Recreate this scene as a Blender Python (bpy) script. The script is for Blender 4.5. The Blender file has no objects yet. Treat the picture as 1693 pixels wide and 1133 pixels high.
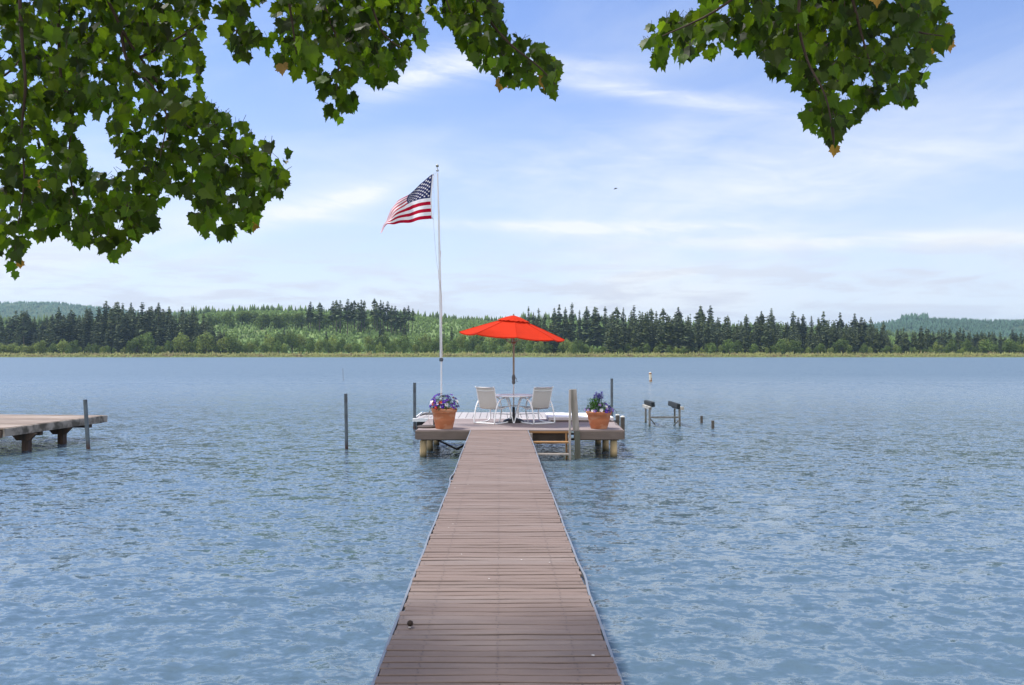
import bpy, math, random
import numpy as np
from mathutils import Vector, Matrix, noise as mnoise

R = math.radians
scene = bpy.context.scene
COL = scene.collection

# ------------------------------------------------------------------ camera, sky, sun
CAMZ, F, CX, CY = 2.27, 1300.0, 826.0, 587.0          # eye height over the water; focal length and principal point in photo pixels
cam_d = bpy.data.cameras.new("camera")
cam = bpy.data.objects.new("camera", cam_d)
COL.objects.link(cam)
cam.location = (0, 0, CAMZ)
cam.rotation_euler = (R(90), 0, 0)
cam_d.sensor_width = 36
cam_d.lens = 36 * F / 1693
cam_d.shift_x = (846.5 - CX) / 1693
cam_d.shift_y = (CY - 566.5) / 1693
cam_d.clip_start = 0.05
cam_d.clip_end = 20000
scene.camera = cam
scene.view_settings.view_transform = 'Standard'
scene.view_settings.look = 'None'
scene.view_settings.exposure = 0.65
scene.view_settings.gamma = 1.0

SUN_EL, SUN_AZ = 65.0, -66.0                         # azimuth from +Y towards +X
def build_world():
    w = bpy.data.worlds.new("World")
    scene.world = w
    w.use_nodes = True
    nt = w.node_tree
    nt.nodes.clear()
    N, L = nt.nodes.new, nt.links.new
    out = N("ShaderNodeOutputWorld")
    bg = N("ShaderNodeBackground")
    bg.inputs[1].default_value = 0.11
    L(bg.outputs[0], out.inputs[0])
    sky = N("ShaderNodeTexSky")
    sky.sky_type = 'NISHITA'
    sky.sun_disc = False
    sky.sun_elevation = R(SUN_EL)
    sky.sun_rotation = R(SUN_AZ)
    sky.altitude = 100
    sky.air_density = 1.0
    sky.dust_density = 0.4
    sky.ozone_density = 2.5
    tint = N("ShaderNodeMix"); tint.data_type = 'RGBA'; tint.blend_type = 'MULTIPLY'
    tint.inputs[0].default_value = 1.0
    tint.inputs[7].default_value = SKY_TINT
    L(sky.outputs[0], tint.inputs[6])
    tc = N("ShaderNodeTexCoord")
    sep = N("ShaderNodeSeparateXYZ")
    L(tc.outputs["Generated"], sep.inputs[0])
    def M(op, a, b=None, c=None, clamp=False):
        m = N("ShaderNodeMath"); m.operation = op; m.use_clamp = clamp
        for i, v in enumerate((a, b, c)):
            if v is None: continue
            if isinstance(v, (int, float)): m.inputs[i].default_value = v
            else: L(v, m.inputs[i])
        return m.outputs[0]
    x, y, z = sep.outputs
    az = M('ARCTAN2', x, y)
    el = M('ARCSINE', z)
    def gauss(cx, cy, sx, sy, slope, amp):
        # an elongated wisp around azimuth cx, elevation cy (radians), tilted by slope
        du = M('SUBTRACT', az, cx)
        dv = M('SUBTRACT', el, M('MULTIPLY_ADD', du, slope, cy))
        e = M('ADD', M('POWER', M('DIVIDE', du, sx), 2.0), M('POWER', M('DIVIDE', dv, sy), 2.0))
        return M('MULTIPLY', M('EXPONENT', M('MULTIPLY', e, -1.0)), amp)
    def A(px): return math.atan((px - CX) / F)
    def E(px, py): return math.atan((CY - py) / math.hypot(F, px - CX))
    def noise(sx, sy, scale, detail, rough, lo, hi, dist=0.0, off=0.0, skew=0.0):
        cb = N("ShaderNodeCombineXYZ")
        L(M('MULTIPLY_ADD', az, sx, off), cb.inputs[0])
        L(M('MULTIPLY', M('MULTIPLY_ADD', az, skew, el), sy), cb.inputs[1])
        n = N("ShaderNodeTexNoise")
        n.inputs["Scale"].default_value = scale
        n.inputs["Detail"].default_value = detail
        n.inputs["Roughness"].default_value = rough
        n.inputs["Distortion"].default_value = dist
        L(cb.outputs[0], n.inputs["Vector"])
        r = N("ShaderNodeMapRange"); r.interpolation_type = 'SMOOTHSTEP'
        r.inputs[1].default_value = lo; r.inputs[2].default_value = hi
        L(n.outputs[0], r.inputs[0])
        return r.outputs[0]
    fib = noise(5, 26, 1.6, 7, 0.62, 0.30, 0.72, 0.5, 3.0, 0.10)
    soft = noise(3, 9, 1.1, 5, 0.55, 0.38, 0.75, 0.3, 7.0, -0.2)
    streaks = None
    for cx, cy, lx, ly, slope, amp in WISPS:
        s = gauss(A(cx), E(cx, cy), lx / F, ly / F, slope, amp)
        streaks = s if streaks is None else M('ADD', streaks, s)
    wisp = M('MULTIPLY', streaks, M('MULTIPLY_ADD', fib, 0.70, 0.18))
    veil = M('MULTIPLY', soft, M('MULTIPLY', M('SUBTRACT', 1.0, M('MULTIPLY', el, 1.6), None, True), 0.42))
    # pale air low over the horizon
    hz = M('EXPONENT', M('MULTIPLY', M('POWER', M('DIVIDE', M('MAXIMUM', el, 0.0), 0.2), 1.4), -1.0))
    hz = M('MULTIPLY', hz, 0.90)
    lowc = M('MULTIPLY', noise(4, 24, 2.3, 7, 0.6, 0.42, 0.62, 0.4, 1.0), M('EXPONENT', M('MULTIPLY', M('POWER', M('DIVIDE', M('SUBTRACT', el, 0.075), 0.05), 2.0), -1.0)))
    tot = M('ADD', M('ADD', wisp, veil), hz)
    tot = M('MINIMUM', tot, 1.0)
    mix = N("ShaderNodeMix"); mix.data_type = 'RGBA'
    L(tot, mix.inputs[0])
    L(tint.outputs[2], mix.inputs[6])
    mix.inputs[7].default_value = CLOUD
    mix2 = N("ShaderNodeMix"); mix2.data_type = 'RGBA'
    L(M('MULTIPLY', lowc, 0.75), mix2.inputs[0])
    L(mix.outputs[2], mix2.inputs[6])
    mix2.inputs[7].default_value = LOWCLOUD
    # added: an unseen bright cloud bank behind the viewer, lifting light on front faces
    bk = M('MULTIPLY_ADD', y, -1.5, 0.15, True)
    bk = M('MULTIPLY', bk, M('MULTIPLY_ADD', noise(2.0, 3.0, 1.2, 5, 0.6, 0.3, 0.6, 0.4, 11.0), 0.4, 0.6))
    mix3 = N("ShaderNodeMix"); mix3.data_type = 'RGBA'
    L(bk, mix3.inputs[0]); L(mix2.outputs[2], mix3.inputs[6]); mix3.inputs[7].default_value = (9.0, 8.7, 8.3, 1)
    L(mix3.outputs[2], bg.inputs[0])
SKY_TINT = (0.78, 0.87, 1.14, 1)
CLOUD = (5.75, 5.95, 6.1, 1)
LOWCLOUD = (4.5, 4.55, 5.0, 1)
# wisps: centre px, py, half length, half thickness, tilt, strength
WISPS = [(730, 112, 110, 26, 0.12, 0.95), (640, 150, 90, 22, 0.3, 0.4), (1080, 155, 190, 13, -0.20, 0.8),
         (960, 110, 90, 14, -0.05, 0.7), (940, 376, 270, 9, -0.03, 0.85), (1440, 398, 280, 13, -0.05, 0.85),
         (560, 335, 80, 14, 0.35, 0.7), (470, 350, 110, 22, 0.2, 0.4), (1240, 236, 30, 6, -0.2, 0.5),
         (1050, 260, 420, 60, 0.05, 0.35), (1400, 300, 350, 50, 0.15, 0.35), (1080, 455, 90, 7, 0.08, 0.5)]
build_world()

sl = bpy.data.lights.new("sun", 'SUN')
sl.energy = 3.6
sl.angle = R(7.0)
sl.color = (1.0, 0.95, 0.87)
sun = bpy.data.objects.new("sun", sl)
COL.objects.link(sun)
sd = Vector((math.sin(R(SUN_AZ)) * math.cos(R(SUN_EL)), math.cos(R(SUN_AZ)) * math.cos(R(SUN_EL)), math.sin(R(SUN_EL))))
sun.rotation_euler = sd.to_track_quat('Z', 'Y').to_euler()
sun.location = (0, 0, 60)

# ------------------------------------------------------------------ helpers
def W(px, py, Y):
    return Vector(((px - CX) * Y / F, Y, CAMZ - (py - CY) * Y / F))
def WZ(px, Y, z=0.0):
    return Vector(((px - CX) * Y / F, Y, z))

def tag(o, label=None, cat=None, group=None, kind=None):
    if label: o["label"] = label
    if cat: o["category"] = cat
    if group: o["group"] = group
    if kind: o["kind"] = kind
    return o

def empty(name, loc=(0, 0, 0), rz=0.0, **k):
    o = bpy.data.objects.new(name, None)
    COL.objects.link(o)
    o.location = loc
    o.rotation_euler = (0, 0, rz)
    o.empty_display_size = 0.1
    return tag(o, **k)

class MB:
    def __init__(s):
        s.v, s.f, s.m, s.sm = [], [], [], []
    def add(s, vs, fs, mi=0, smooth=False):
        o = len(s.v)
        s.v += [tuple(v) for v in vs]
        for f in fs:
            s.f.append(tuple(i + o for i in f)); s.m.append(mi); s.sm.append(smooth)
        return s
    def box(s, c, d, rot=None, mi=0, bev=0.0):
        c = Vector(c); hx, hy, hz = d[0] / 2, d[1] / 2, d[2] / 2
        if bev > 0:
            b = min(bev, hx * .45, hy * .45, hz * .45)
            P = []
            # 24 vertex chamfered box
            idx = {}
            for sx in (-1, 1):
                for sy in (-1, 1):
                    for sz in (-1, 1):
                        for k, p in enumerate(((hx, hy - b, hz - b), (hx - b, hy, hz - b), (hx - b, hy - b, hz))):
                            idx[(sx, sy, sz, k)] = len(P)
                            P.append(Vector((sx * p[0], sy * p[1], sz * p[2])))
            fs = []
            def q(a, b_, c_, d_, n):
                pa, pb, pc = P[a], P[b_], P[c_]
                if (pb - pa).cross(pc - pa).dot(n) < 0: a, b_, c_, d_ = d_, c_, b_, a
                fs.append((a, b_, c_, d_))
            for k in range(3):
                o1, o2 = [i for i in range(3) if i != k]
                for sg in (-1, 1):
                    def key(a, b2):
                        t = [0, 0, 0]; t[k] = sg; t[o1] = a; t[o2] = b2
                        return idx[(t[0], t[1], t[2], k)]
                    n = Vector((0, 0, 0)); n[k] = sg
                    q(key(-1, -1), key(1, -1), key(1, 1), key(-1, 1), n)
            for e in range(3):           # edges along axis e
                o1, o2 = [i for i in range(3) if i != e]
                for s1 in (-1, 1):
                    for s2 in (-1, 1):
                        def key2(se, k):
                            t = [0, 0, 0]; t[e] = se; t[o1] = s1; t[o2] = s2
                            return idx[(t[0], t[1], t[2], k)]
                        n = Vector((0, 0, 0)); n[o1] = s1; n[o2] = s2
                        q(key2(-1, o1), key2(1, o1), key2(1, o2), key2(-1, o2), n)
            for sx in (-1, 1):
                for sy in (-1, 1):
                    for sz in (-1, 1):
                        a, b_, c_ = (idx[(sx, sy, sz, k)] for k in range(3))
                        if (P[b_] - P[a]).cross(P[c_] - P[a]).dot(Vector((sx, sy, sz))) < 0: b_, c_ = c_, b_
                        fs.append((a, b_, c_))
        else:
            P = [Vector((x, y, z)) for x in (-hx, hx) for y in (-hy, hy) for z in (-hz, hz)]
            fs = [(0, 1, 3, 2), (4, 6, 7, 5), (0, 4, 5, 1), (2, 3, 7, 6), (0, 2, 6, 4), (1, 5, 7, 3)]
        if rot is not None:
            m = rot if isinstance(rot, Matrix) else Matrix.Rotation(rot, 3, 'Z')
            P = [m @ p for p in P]
        return s.add([p + c for p in P], fs, mi)
    def beam(s, a, b, w, h, mi=0, bev=0.0, up=(0, 0, 1)):
        a, b = Vector(a), Vector(b)
        y = (b - a).normalized()
        u = Vector(up)
        if abs(y.dot(u)) > 0.97: u = Vector((0, 1, 0))
        x = y.cross(u).normalized()
        z = x.cross(y)
        m = Matrix((x, y, z)).transposed()
        return s.box((a + b) / 2, (w, (b - a).length, h), m, mi, bev)
    def tube(s, pts, r, n=8, mi=0, closed=False, caps=True, smooth=True):
        pts = [Vector(p) for p in pts]
        N = len(pts)
        rs = r if isinstance(r, (list, tuple)) else [r] * N
        vs, fs = [], []
        ref = None
        for i, p in enumerate(pts):
            if closed: t = pts[(i + 1) % N] - pts[i - 1]
            elif i == 0: t = pts[1] - p
            elif i == N - 1: t = p - pts[-2]
            else: t = (pts[i + 1] - p).normalized() + (p - pts[i - 1]).normalized()
            t.normalize()
            if ref is None:
                ref = Vector((0, 0, 1)) if abs(t.z) < 0.9 else Vector((1, 0, 0))
            x = t.cross(ref).normalized()
            y = x.cross(t).normalized()
            ref = y
            for k in range(n):
                a = 2 * math.pi * k / n
                vs.append(p + x * math.cos(a) * rs[i] + y * math.sin(a) * rs[i])
        M_ = N if closed else N - 1
        for i in range(M_):
            j = (i + 1) % N
            for k in range(n):
                k2 = (k + 1) % n
                fs.append((i * n + k, i * n + k2, j * n + k2, j * n + k))
        s.add(vs, fs, mi, smooth)
        if caps and not closed:
            s.add(vs[:n], [tuple(range(n))], mi); s.add(vs[-n:], [tuple(range(n))[::-1]], mi)
        return s
    def lathe(s, prof, n=24, c=(0, 0, 0), mi=0, smooth=True, jit=0.0):
        c = Vector(c); vs, fs = [], []
        for r, z in prof:
            for k in range(n):
                a = 2 * math.pi * k / n
                vs.append(c + Vector((r * math.cos(a), r * math.sin(a), z)))
        for i in range(len(prof) - 1):
            for k in range(n):
                k2 = (k + 1) % n
                fs.append((i * n + k, i * n + k2, (i + 1) * n + k2, (i + 1) * n + k))
        return s.add(vs, fs, mi, smooth)
    def build(s, name, mats, parent=None, loc=None, rz=0.0, **k):
        me = bpy.data.meshes.new(name)
        me.from_pydata(s.v, [], s.f)
        if not isinstance(mats, (list, tuple)): mats = [mats]
        for m in mats: me.materials.append(m)
        me.polygons.foreach_set("material_index", s.m)
        me.polygons.foreach_set("use_smooth", s.sm)
        me.update()
        o = bpy.data.objects.new(name, me)
        COL.objects.link(o)
        if parent is not None: o.parent = parent
        if loc is not None: o.location = loc
        o.rotation_euler = (0, 0, rz)
        return tag(o, **k)

def np_mesh(name, verts, faces, mats, midx=None, smooth=False, parent=None):
    """verts (n,3) and faces (m,3|4) as arrays -> one mesh object"""
    me = bpy.data.meshes.new(name)
    nf, k = faces.shape
    me.vertices.add(len(verts)); me.vertices.foreach_set("co", verts.astype(np.float32).ravel())
    me.loops.add(nf * k); me.loops.foreach_set("vertex_index", faces.astype(np.int32).ravel())
    me.polygons.add(nf)
    me.polygons.foreach_set("loop_start", np.arange(0, nf * k, k, dtype=np.int32))
    me.polygons.foreach_set("loop_total", np.full(nf, k, dtype=np.int32))
    if not isinstance(mats, (list, tuple)): mats = [mats]
    for m in mats: me.materials.append(m)
    if midx is not None: me.polygons.foreach_set("material_index", midx.astype(np.int32))
    me.polygons.foreach_set("use_smooth", np.full(nf, smooth))
    me.update(calc_edges=True)
    o = bpy.data.objects.new(name, me)
    COL.objects.link(o)
    if parent is not None: o.parent = parent
    return o

def copy_tree(o, parent=None):
    c = o.copy(); COL.objects.link(c); c.parent = parent
    for ch in list(o.children): copy_tree(ch, c)
    return c

# ------------------------------------------------------------------ materials
MATS = {}
def mat(name, col, rough=0.6, var=0.12, nscale=6.0, stretch=(1, 1, 1), bump=0.0, bscale=None, island=0.0, metal=0.0,
        spec=0.4, stain=None, stain_amt=0.0, stain_scale=2.0, detail=5, objrand=0.0, transl=0.0, tcol=None, subhue=0.0, stain_lo=0.5, coords="Object", band=None):
    """procedural surface: base colour with noise, per-piece variation, stains and fine relief"""
    if name in MATS: return MATS[name]
    m = bpy.data.materials.new(name); m.use_nodes = True
    nt = m.node_tree; nt.nodes.clear()
    N, L = nt.nodes.new, nt.links.new
    out = N("ShaderNodeOutputMaterial")
    p = N("ShaderNodeBsdfPrincipled")
    p.inputs["Roughness"].default_value = rough
    p.inputs["Metallic"].default_value = metal
    p.inputs["Specular IOR Level"].default_value = spec
    tc = N("ShaderNodeTexCoord"); mp = N("ShaderNodeMapping")
    mp.inputs["Scale"].default_value = stretch
    L(tc.outputs[coords], mp.inputs[0])
    n = N("ShaderNodeTexNoise"); n.inputs["Scale"].default_value = nscale; n.inputs["Detail"].default_value = detail
    n.inputs["Roughness"].default_value = 0.6
    L(mp.outputs[0], n.inputs["Vector"])
    r = N("ShaderNodeMapRange"); r.inputs[1].default_value = 0.25; r.inputs[2].default_value = 0.75
    r.inputs[3].default_value = 1 - var; r.inputs[4].default_value = 1 + var
    L(n.outputs[0], r.inputs[0])
    val = r.outputs[0]
    def mul(a, b):
        q = N("ShaderNodeMath"); q.operation = 'MULTIPLY'; L(a, q.inputs[0]); L(b, q.inputs[1]); return q.outputs[0]
    rnd = None
    if island > 0:
        g = N("ShaderNodeNewGeometry"); rr = N("ShaderNodeMapRange")
        rr.inputs[3].default_value = 1 - island; rr.inputs[4].default_value = 1 + island
        L(g.outputs["Random Per Island"], rr.inputs[0]); val = mul(val, rr.outputs[0]); rnd = g.outputs["Random Per Island"]
    if objrand > 0:
        g2 = N("ShaderNodeObjectInfo"); rr = N("ShaderNodeMapRange")
        rr.inputs[3].default_value = 1 - objrand; rr.inputs[4].default_value = 1 + objrand
        L(g2.outputs["Random"], rr.inputs[0]); val = mul(val, rr.outputs[0])
        if rnd is None: rnd = g2.outputs["Random"]
    c = N("ShaderNodeMix"); c.data_type = 'RGBA'; c.blend_type = 'MIX'; c.inputs[0].default_value = 0.0
    c.inputs[6].default_value = (*col, 1)
    base = c.outputs[2]
    if stain is not None:
        n2 = N("ShaderNodeTexNoise"); n2.inputs["Scale"].default_value = stain_scale; n2.inputs["Detail"].default_value = 6
        L(mp.outputs[0], n2.inputs["Vector"])
        r2 = N("ShaderNodeMapRange"); r2.inputs[1].default_value = stain_lo; r2.inputs[2].default_value = stain_lo + 0.15
        r2.inputs[4].default_value = stain_amt
        L(n2.outputs[0], r2.inputs[0]); L(r2.outputs[0], c.inputs[0]); c.inputs[7].default_value = (*stain, 1)
    if band is not None:      # (z0, z1, colour): wet or rusty zone of a post near the water
        sp = N("ShaderNodeSeparateXYZ"); L(tc.outputs["Object"], sp.inputs[0])
        r3 = N("ShaderNodeMapRange"); r3.inputs[1].default_value = band[0]; r3.inputs[2].default_value = band[1]
        r3.inputs[3].default_value = 1.0; r3.inputs[4].default_value = 0.0
        L(sp.outputs[2], r3.inputs[0])
        cb = N("ShaderNodeMix"); cb.data_type = 'RGBA'
        L(r3.outputs[0], cb.inputs[0]); L(base, cb.inputs[6]); cb.inputs[7].default_value = (*band[2], 1); base = cb.outputs[2]
    hsv = N("ShaderNodeHueSaturation")
    L(base, hsv.inputs["Color"]); L(val, hsv.inputs["Value"])
    if subhue > 0 and rnd is not None:
        rh = N("ShaderNodeMapRange"); rh.inputs[3].default_value = 0.5 - subhue; rh.inputs[4].default_value = 0.5 + subhue
        wn = N("ShaderNodeTexWhiteNoise"); wn.noise_dimensions = '1D'
        L(rnd, wn.inputs["W"]); L(wn.outputs[0], rh.inputs[0]); L(rh.outputs[0], hsv.inputs["Hue"])
    L(hsv.outputs[0], p.inputs["Base Color"])
    if bump > 0:
        nb = N("ShaderNodeTexNoise"); nb.inputs["Scale"].default_value = bscale or nscale * 3; nb.inputs["Detail"].default_value = 6
        L(mp.outputs[0], nb.inputs["Vector"])
        b = N("ShaderNodeBump"); b.inputs["Strength"].default_value = 1.0; b.inputs["Distance"].default_value = bump
        L(nb.outputs[0], b.inputs["Height"]); L(b.outputs[0], p.inputs["Normal"])
    if transl > 0:
        t = N("ShaderNodeBsdfTranslucent")
        hs2 = N("ShaderNodeHueSaturation"); L(val, hs2.inputs["Value"]); hs2.inputs["Color"].default_value = (*(tcol or col), 1)
        if subhue > 0 and rnd is not None: L(rh.outputs[0], hs2.inputs["Hue"])
        L(hs2.outputs[0], t.inputs[0])
        ms = N("ShaderNodeMixShader"); ms.inputs[0].default_value = transl
        L(p.outputs[0], ms.inputs[1]); L(t.outputs[0], ms.inputs[2]); L(ms.outputs[0], out.inputs[0])
    else:
        L(p.outputs[0], out.inputs[0])
    MATS[name] = m
    return m
# ------------------------------------------------------------------ water
def water_material():
    m = bpy.data.materials.new("lake_water"); m.use_nodes = True
    nt = m.node_tree; nt.nodes.clear()
    N, L = nt.nodes.new, nt.links.new
    out = N("ShaderNodeOutputMaterial"); p = N("ShaderNodeBsdfPrincipled")
    p.inputs["Base Color"].default_value = WATER_COL
    p.inputs["Roughness"].default_value = 0.04
    p.inputs["IOR"].default_value = 1.45
    p.inputs["Specular IOR Level"].default_value = 0.5
    L(p.outputs[0], out.inputs[0])
    g = N("ShaderNodeNewGeometry")
    # chop too fine for the mesh: noise that tilts the surface normal
    def layer(scale, sx, sy, rot, ax, ay, detail):
        mp = N("ShaderNodeMapping"); mp.inputs["Scale"].default_value = (sx, sy, 1); mp.inputs["Rotation"].default_value = (0, 0, R(rot))
        L(g.outputs["Position"], mp.inputs[0])
        n = N("ShaderNodeTexNoise"); n.inputs["Scale"].default_value = scale; n.inputs["Detail"].default_value = detail
        n.inputs["Roughness"].default_value = 0.55; n.inputs["Distortion"].default_value = 0.3
        L(mp.outputs[0], n.inputs["Vector"])
        c = N("ShaderNodeVectorMath"); c.operation = 'SUBTRACT'; c.inputs[1].default_value = (.5, .5, .5); L(n.outputs["Color"], c.inputs[0])
        d = N("ShaderNodeVectorMath"); d.operation = 'MULTIPLY'; d.inputs[1].default_value = (ax, ay, 0); L(c.outputs[0], d.inputs[0])
        return d.outputs[0]
    tot = layer(*WAVES[0])
    for args in WAVES[1:]:
        q = N("ShaderNodeVectorMath"); q.operation = 'ADD'; L(tot, q.inputs[0]); L(layer(*args), q.inputs[1]); tot = q.outputs[0]
    # the open lake is choppier than the water by the bank
    sp = N("ShaderNodeSeparateXYZ"); L(g.outputs["Position"], sp.inputs[0])
    mr = N("ShaderNodeMapRange"); mr.inputs[1].default_value = 5; mr.inputs[2].default_value = 60; mr.inputs[3].default_value = 0.95; mr.inputs[4].default_value = 1.5
    L(sp.outputs[1], mr.inputs[0])
    sc = N("ShaderNodeVectorMath"); sc.operation = 'SCALE'; L(tot, sc.inputs[0]); L(mr.outputs[0], sc.inputs["Scale"])
    ad = N("ShaderNodeVectorMath"); ad.operation = 'ADD'; L(sc.outputs[0], ad.inputs[0]); L(g.outputs["Normal"], ad.inputs[1]); tot = ad.outputs[0]
    ro = N("ShaderNodeMapRange"); ro.inputs[1].default_value = 14; ro.inputs[2].default_value = 90; ro.inputs[3].default_value = 0.06; ro.inputs[4].default_value = 0.38
    L(sp.outputs[1], ro.inputs[0]); L(ro.outputs[0], p.inputs["Roughness"])
    nn = N("ShaderNodeVectorMath"); nn.operation = 'NORMALIZE'; L(tot, nn.inputs[0])
    L(nn.outputs[0], p.inputs["Normal"])
    return m
WATER_COL = (0.082, 0.132, 0.178, 1)
WAVES = [(0.8, .6, 1.2, 12, .12, .22, 1), (4.6, .75, 1.3, -14, .6, 1.0, 2), (16, .8, 1.3, 8, .7, 1.0, 2)]

def build_water():
    nr, nc = 620, 640
    t = np.linspace(0, 1, nr)
    near = 1.0 / (1 / 1.2 + (1 / 140.0 - 1 / 1.2) * np.linspace(0, 1, nr - 14))
    far = np.geomspace(170, 9000, 14)
    Y = np.concatenate([near, far])
    U = np.linspace(-1.25, 1.25, nc)
    YY, UU = np.meshgrid(Y, U, indexing='ij')
    X = YY * UU
    Z = np.zeros_like(X)
    rng = np.random.RandomState(12)
    n = 110
    lam = np.exp(rng.uniform(np.log(0.09), np.log(1.1), n))
    th = np.radians(74 + rng.normal(0, 40, n))
    dY = np.gradient(Y)
    spacing = np.maximum(dY, Y * (2.5 / nc))[:, None]
    slope = 0.135 * math.sqrt(2.0 / n)
    xs = X + 0.09 * np.sin(YY * 2.1 + X * 1.3) + .05 * np.sin(X * 5.1 - YY * 3.3); ys = YY + 0.09 * np.sin(X * 1.7 - YY * 0.9) + .05 * np.sin(YY * 4.7 + X * 3.9)
    for i in range(n):
        k = 2 * math.pi / lam[i]
        att = np.clip((lam[i] / spacing - 2.2) / 2.0, 0, 1)
        if att.max() <= 0: continue
        ph = rng.uniform(0, 2 * math.pi)
        arg = k * (math.cos(th[i]) * xs + math.sin(th[i]) * ys) + ph
        s = 1.5 if lam[i] < 0.38 else (0.9 if lam[i] < 0.75 else 0.5)
        c = np.sin(arg)
        Z += att * slope * s / k * (c + 0.18 * np.cos(2 * arg))
    Z *= (0.75 + 0.45 * np.sin(X * 0.31 + YY * 0.17) * np.sin(YY * 0.23 - X * 0.11 + 1))
    v = np.stack([X, YY, Z], -1).reshape(-1, 3)
    i = np.arange(nr - 1)[:, None] * nc + np.arange(nc - 1)[None, :]
    f = np.stack([i, i + 1, i + nc + 1, i + nc], -1).reshape(-1, 4)
    o = np_mesh("lake_water", v, f, water_material(), smooth=True)
    tag(o, kind="structure")
build_water()

def build_bank():
    m = mat("bank_soil", (0.09, 0.10, 0.045), 0.95, 0.35, 3, bump=0.03)
    xs = np.linspace(-60, 60, 121); ys = np.linspace(-40, 2.6, 60)
    X, Y = np.meshgrid(xs, ys)
    Z = np.where(Y < 1.0, 0.42, 0.42 - (Y - 1.0) * 0.75) + 0.05 * np.sin(X * 1.7) * np.cos(Y * 1.3)
    v = np.stack([X, Y, Z], -1).reshape(-1, 3)
    nr, nc = X.shape
    i = np.arange(nr - 1)[:, None] * nc + np.arange(nc - 1)[None, :]
    f = np.stack([i, i + 1, i + nc + 1, i + nc], -1).reshape(-1, 4)
    tag(np_mesh("ground_bank", v, f, m, smooth=True), kind="structure")
build_bank()

# ------------------------------------------------------------------ materials of the docks
DECKZ = 0.62
comp = mat("composite_board", (0.188, 0.140, 0.121), 0.75, 0.10, 9, (0.35, 3, 1), bump=0.0015, bscale=60, island=0.07,
           stain=(0.225, 0.185, 0.170), stain_amt=0.5, stain_scale=1.3, spec=0.3)
comp_pl = mat("platform_board", (0.255, 0.208, 0.200), 0.7, 0.07, 5, (0.5, 2, 1), bump=0.001, bscale=50, island=0.05, spec=0.35,
              stain=(0.32, 0.28, 0.27), stain_amt=0.5, stain_scale=1.0)
fascia_m = mat("fascia_board", (0.165, 0.125, 0.105), 0.8, 0.16, 8, (0.5, 1, 3), bump=0.002)
greywood = mat("weathered_grey_wood", (0.42, 0.37, 0.335), 0.85, 0.22, 7, (3, 3, 0.4), bump=0.004, stain=(0.13, 0.125, 0.09), stain_amt=0.6, stain_scale=1.6)
orange_wood = mat("stained_orange_wood", (0.31, 0.17, 0.07), 0.7, 0.22, 7, (0.4, 3, 3), bump=0.002, stain=(0.16, 0.08, 0.03), stain_amt=0.5)
dark_wood = mat("dark_wet_wood", (0.045, 0.035, 0.028), 0.8, 0.3, 5, bump=0.004)
pile_m = mat("pale_timber_pile", (0.60, 0.44, 0.24), 0.8, 0.2, 5, (4, 4, 0.6), bump=0.004, stain=(0.20, 0.15, 0.10), stain_amt=0.6, stain_scale=2.5,
             band=(0.02, 0.14, (0.10, 0.09, 0.05)))
galv = mat("galvanised_steel", (0.11, 0.135, 0.155), 0.45, 0.2, 8, metal=0.3, stain=(0.05, 0.05, 0.055), stain_amt=0.7, stain_scale=3, band=(0.0, 0.22, (0.07, 0.03, 0.02)))
trim_m = mat("grey_edge_strip", (0.22, 0.24, 0.27), 0.4, 0.1, 10, metal=0.25)
screw_m = mat("screw_head", (0.07, 0.055, 0.05), 0.5, 0.1)
guano_m = mat("dried_white_spot", (0.62, 0.60, 0.57), 0.9, 0.2, 20)
white_pl = mat("white_plastic", (0.74, 0.75, 0.76), 0.45, 0.05, 3, stain=(0.6, 0.6, 0.57), stain_amt=0.4)
white_mt = mat("white_powder_coat", (0.80, 0.81, 0.83), 0.32, 0.03, 5)
black_pl = mat("black_plastic", (0.015, 0.015, 0.017), 0.45, 0.2, 8)
rope_m = mat("pale_rope", (0.5, 0.47, 0.42), 0.9, 0.15, 40)

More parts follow.
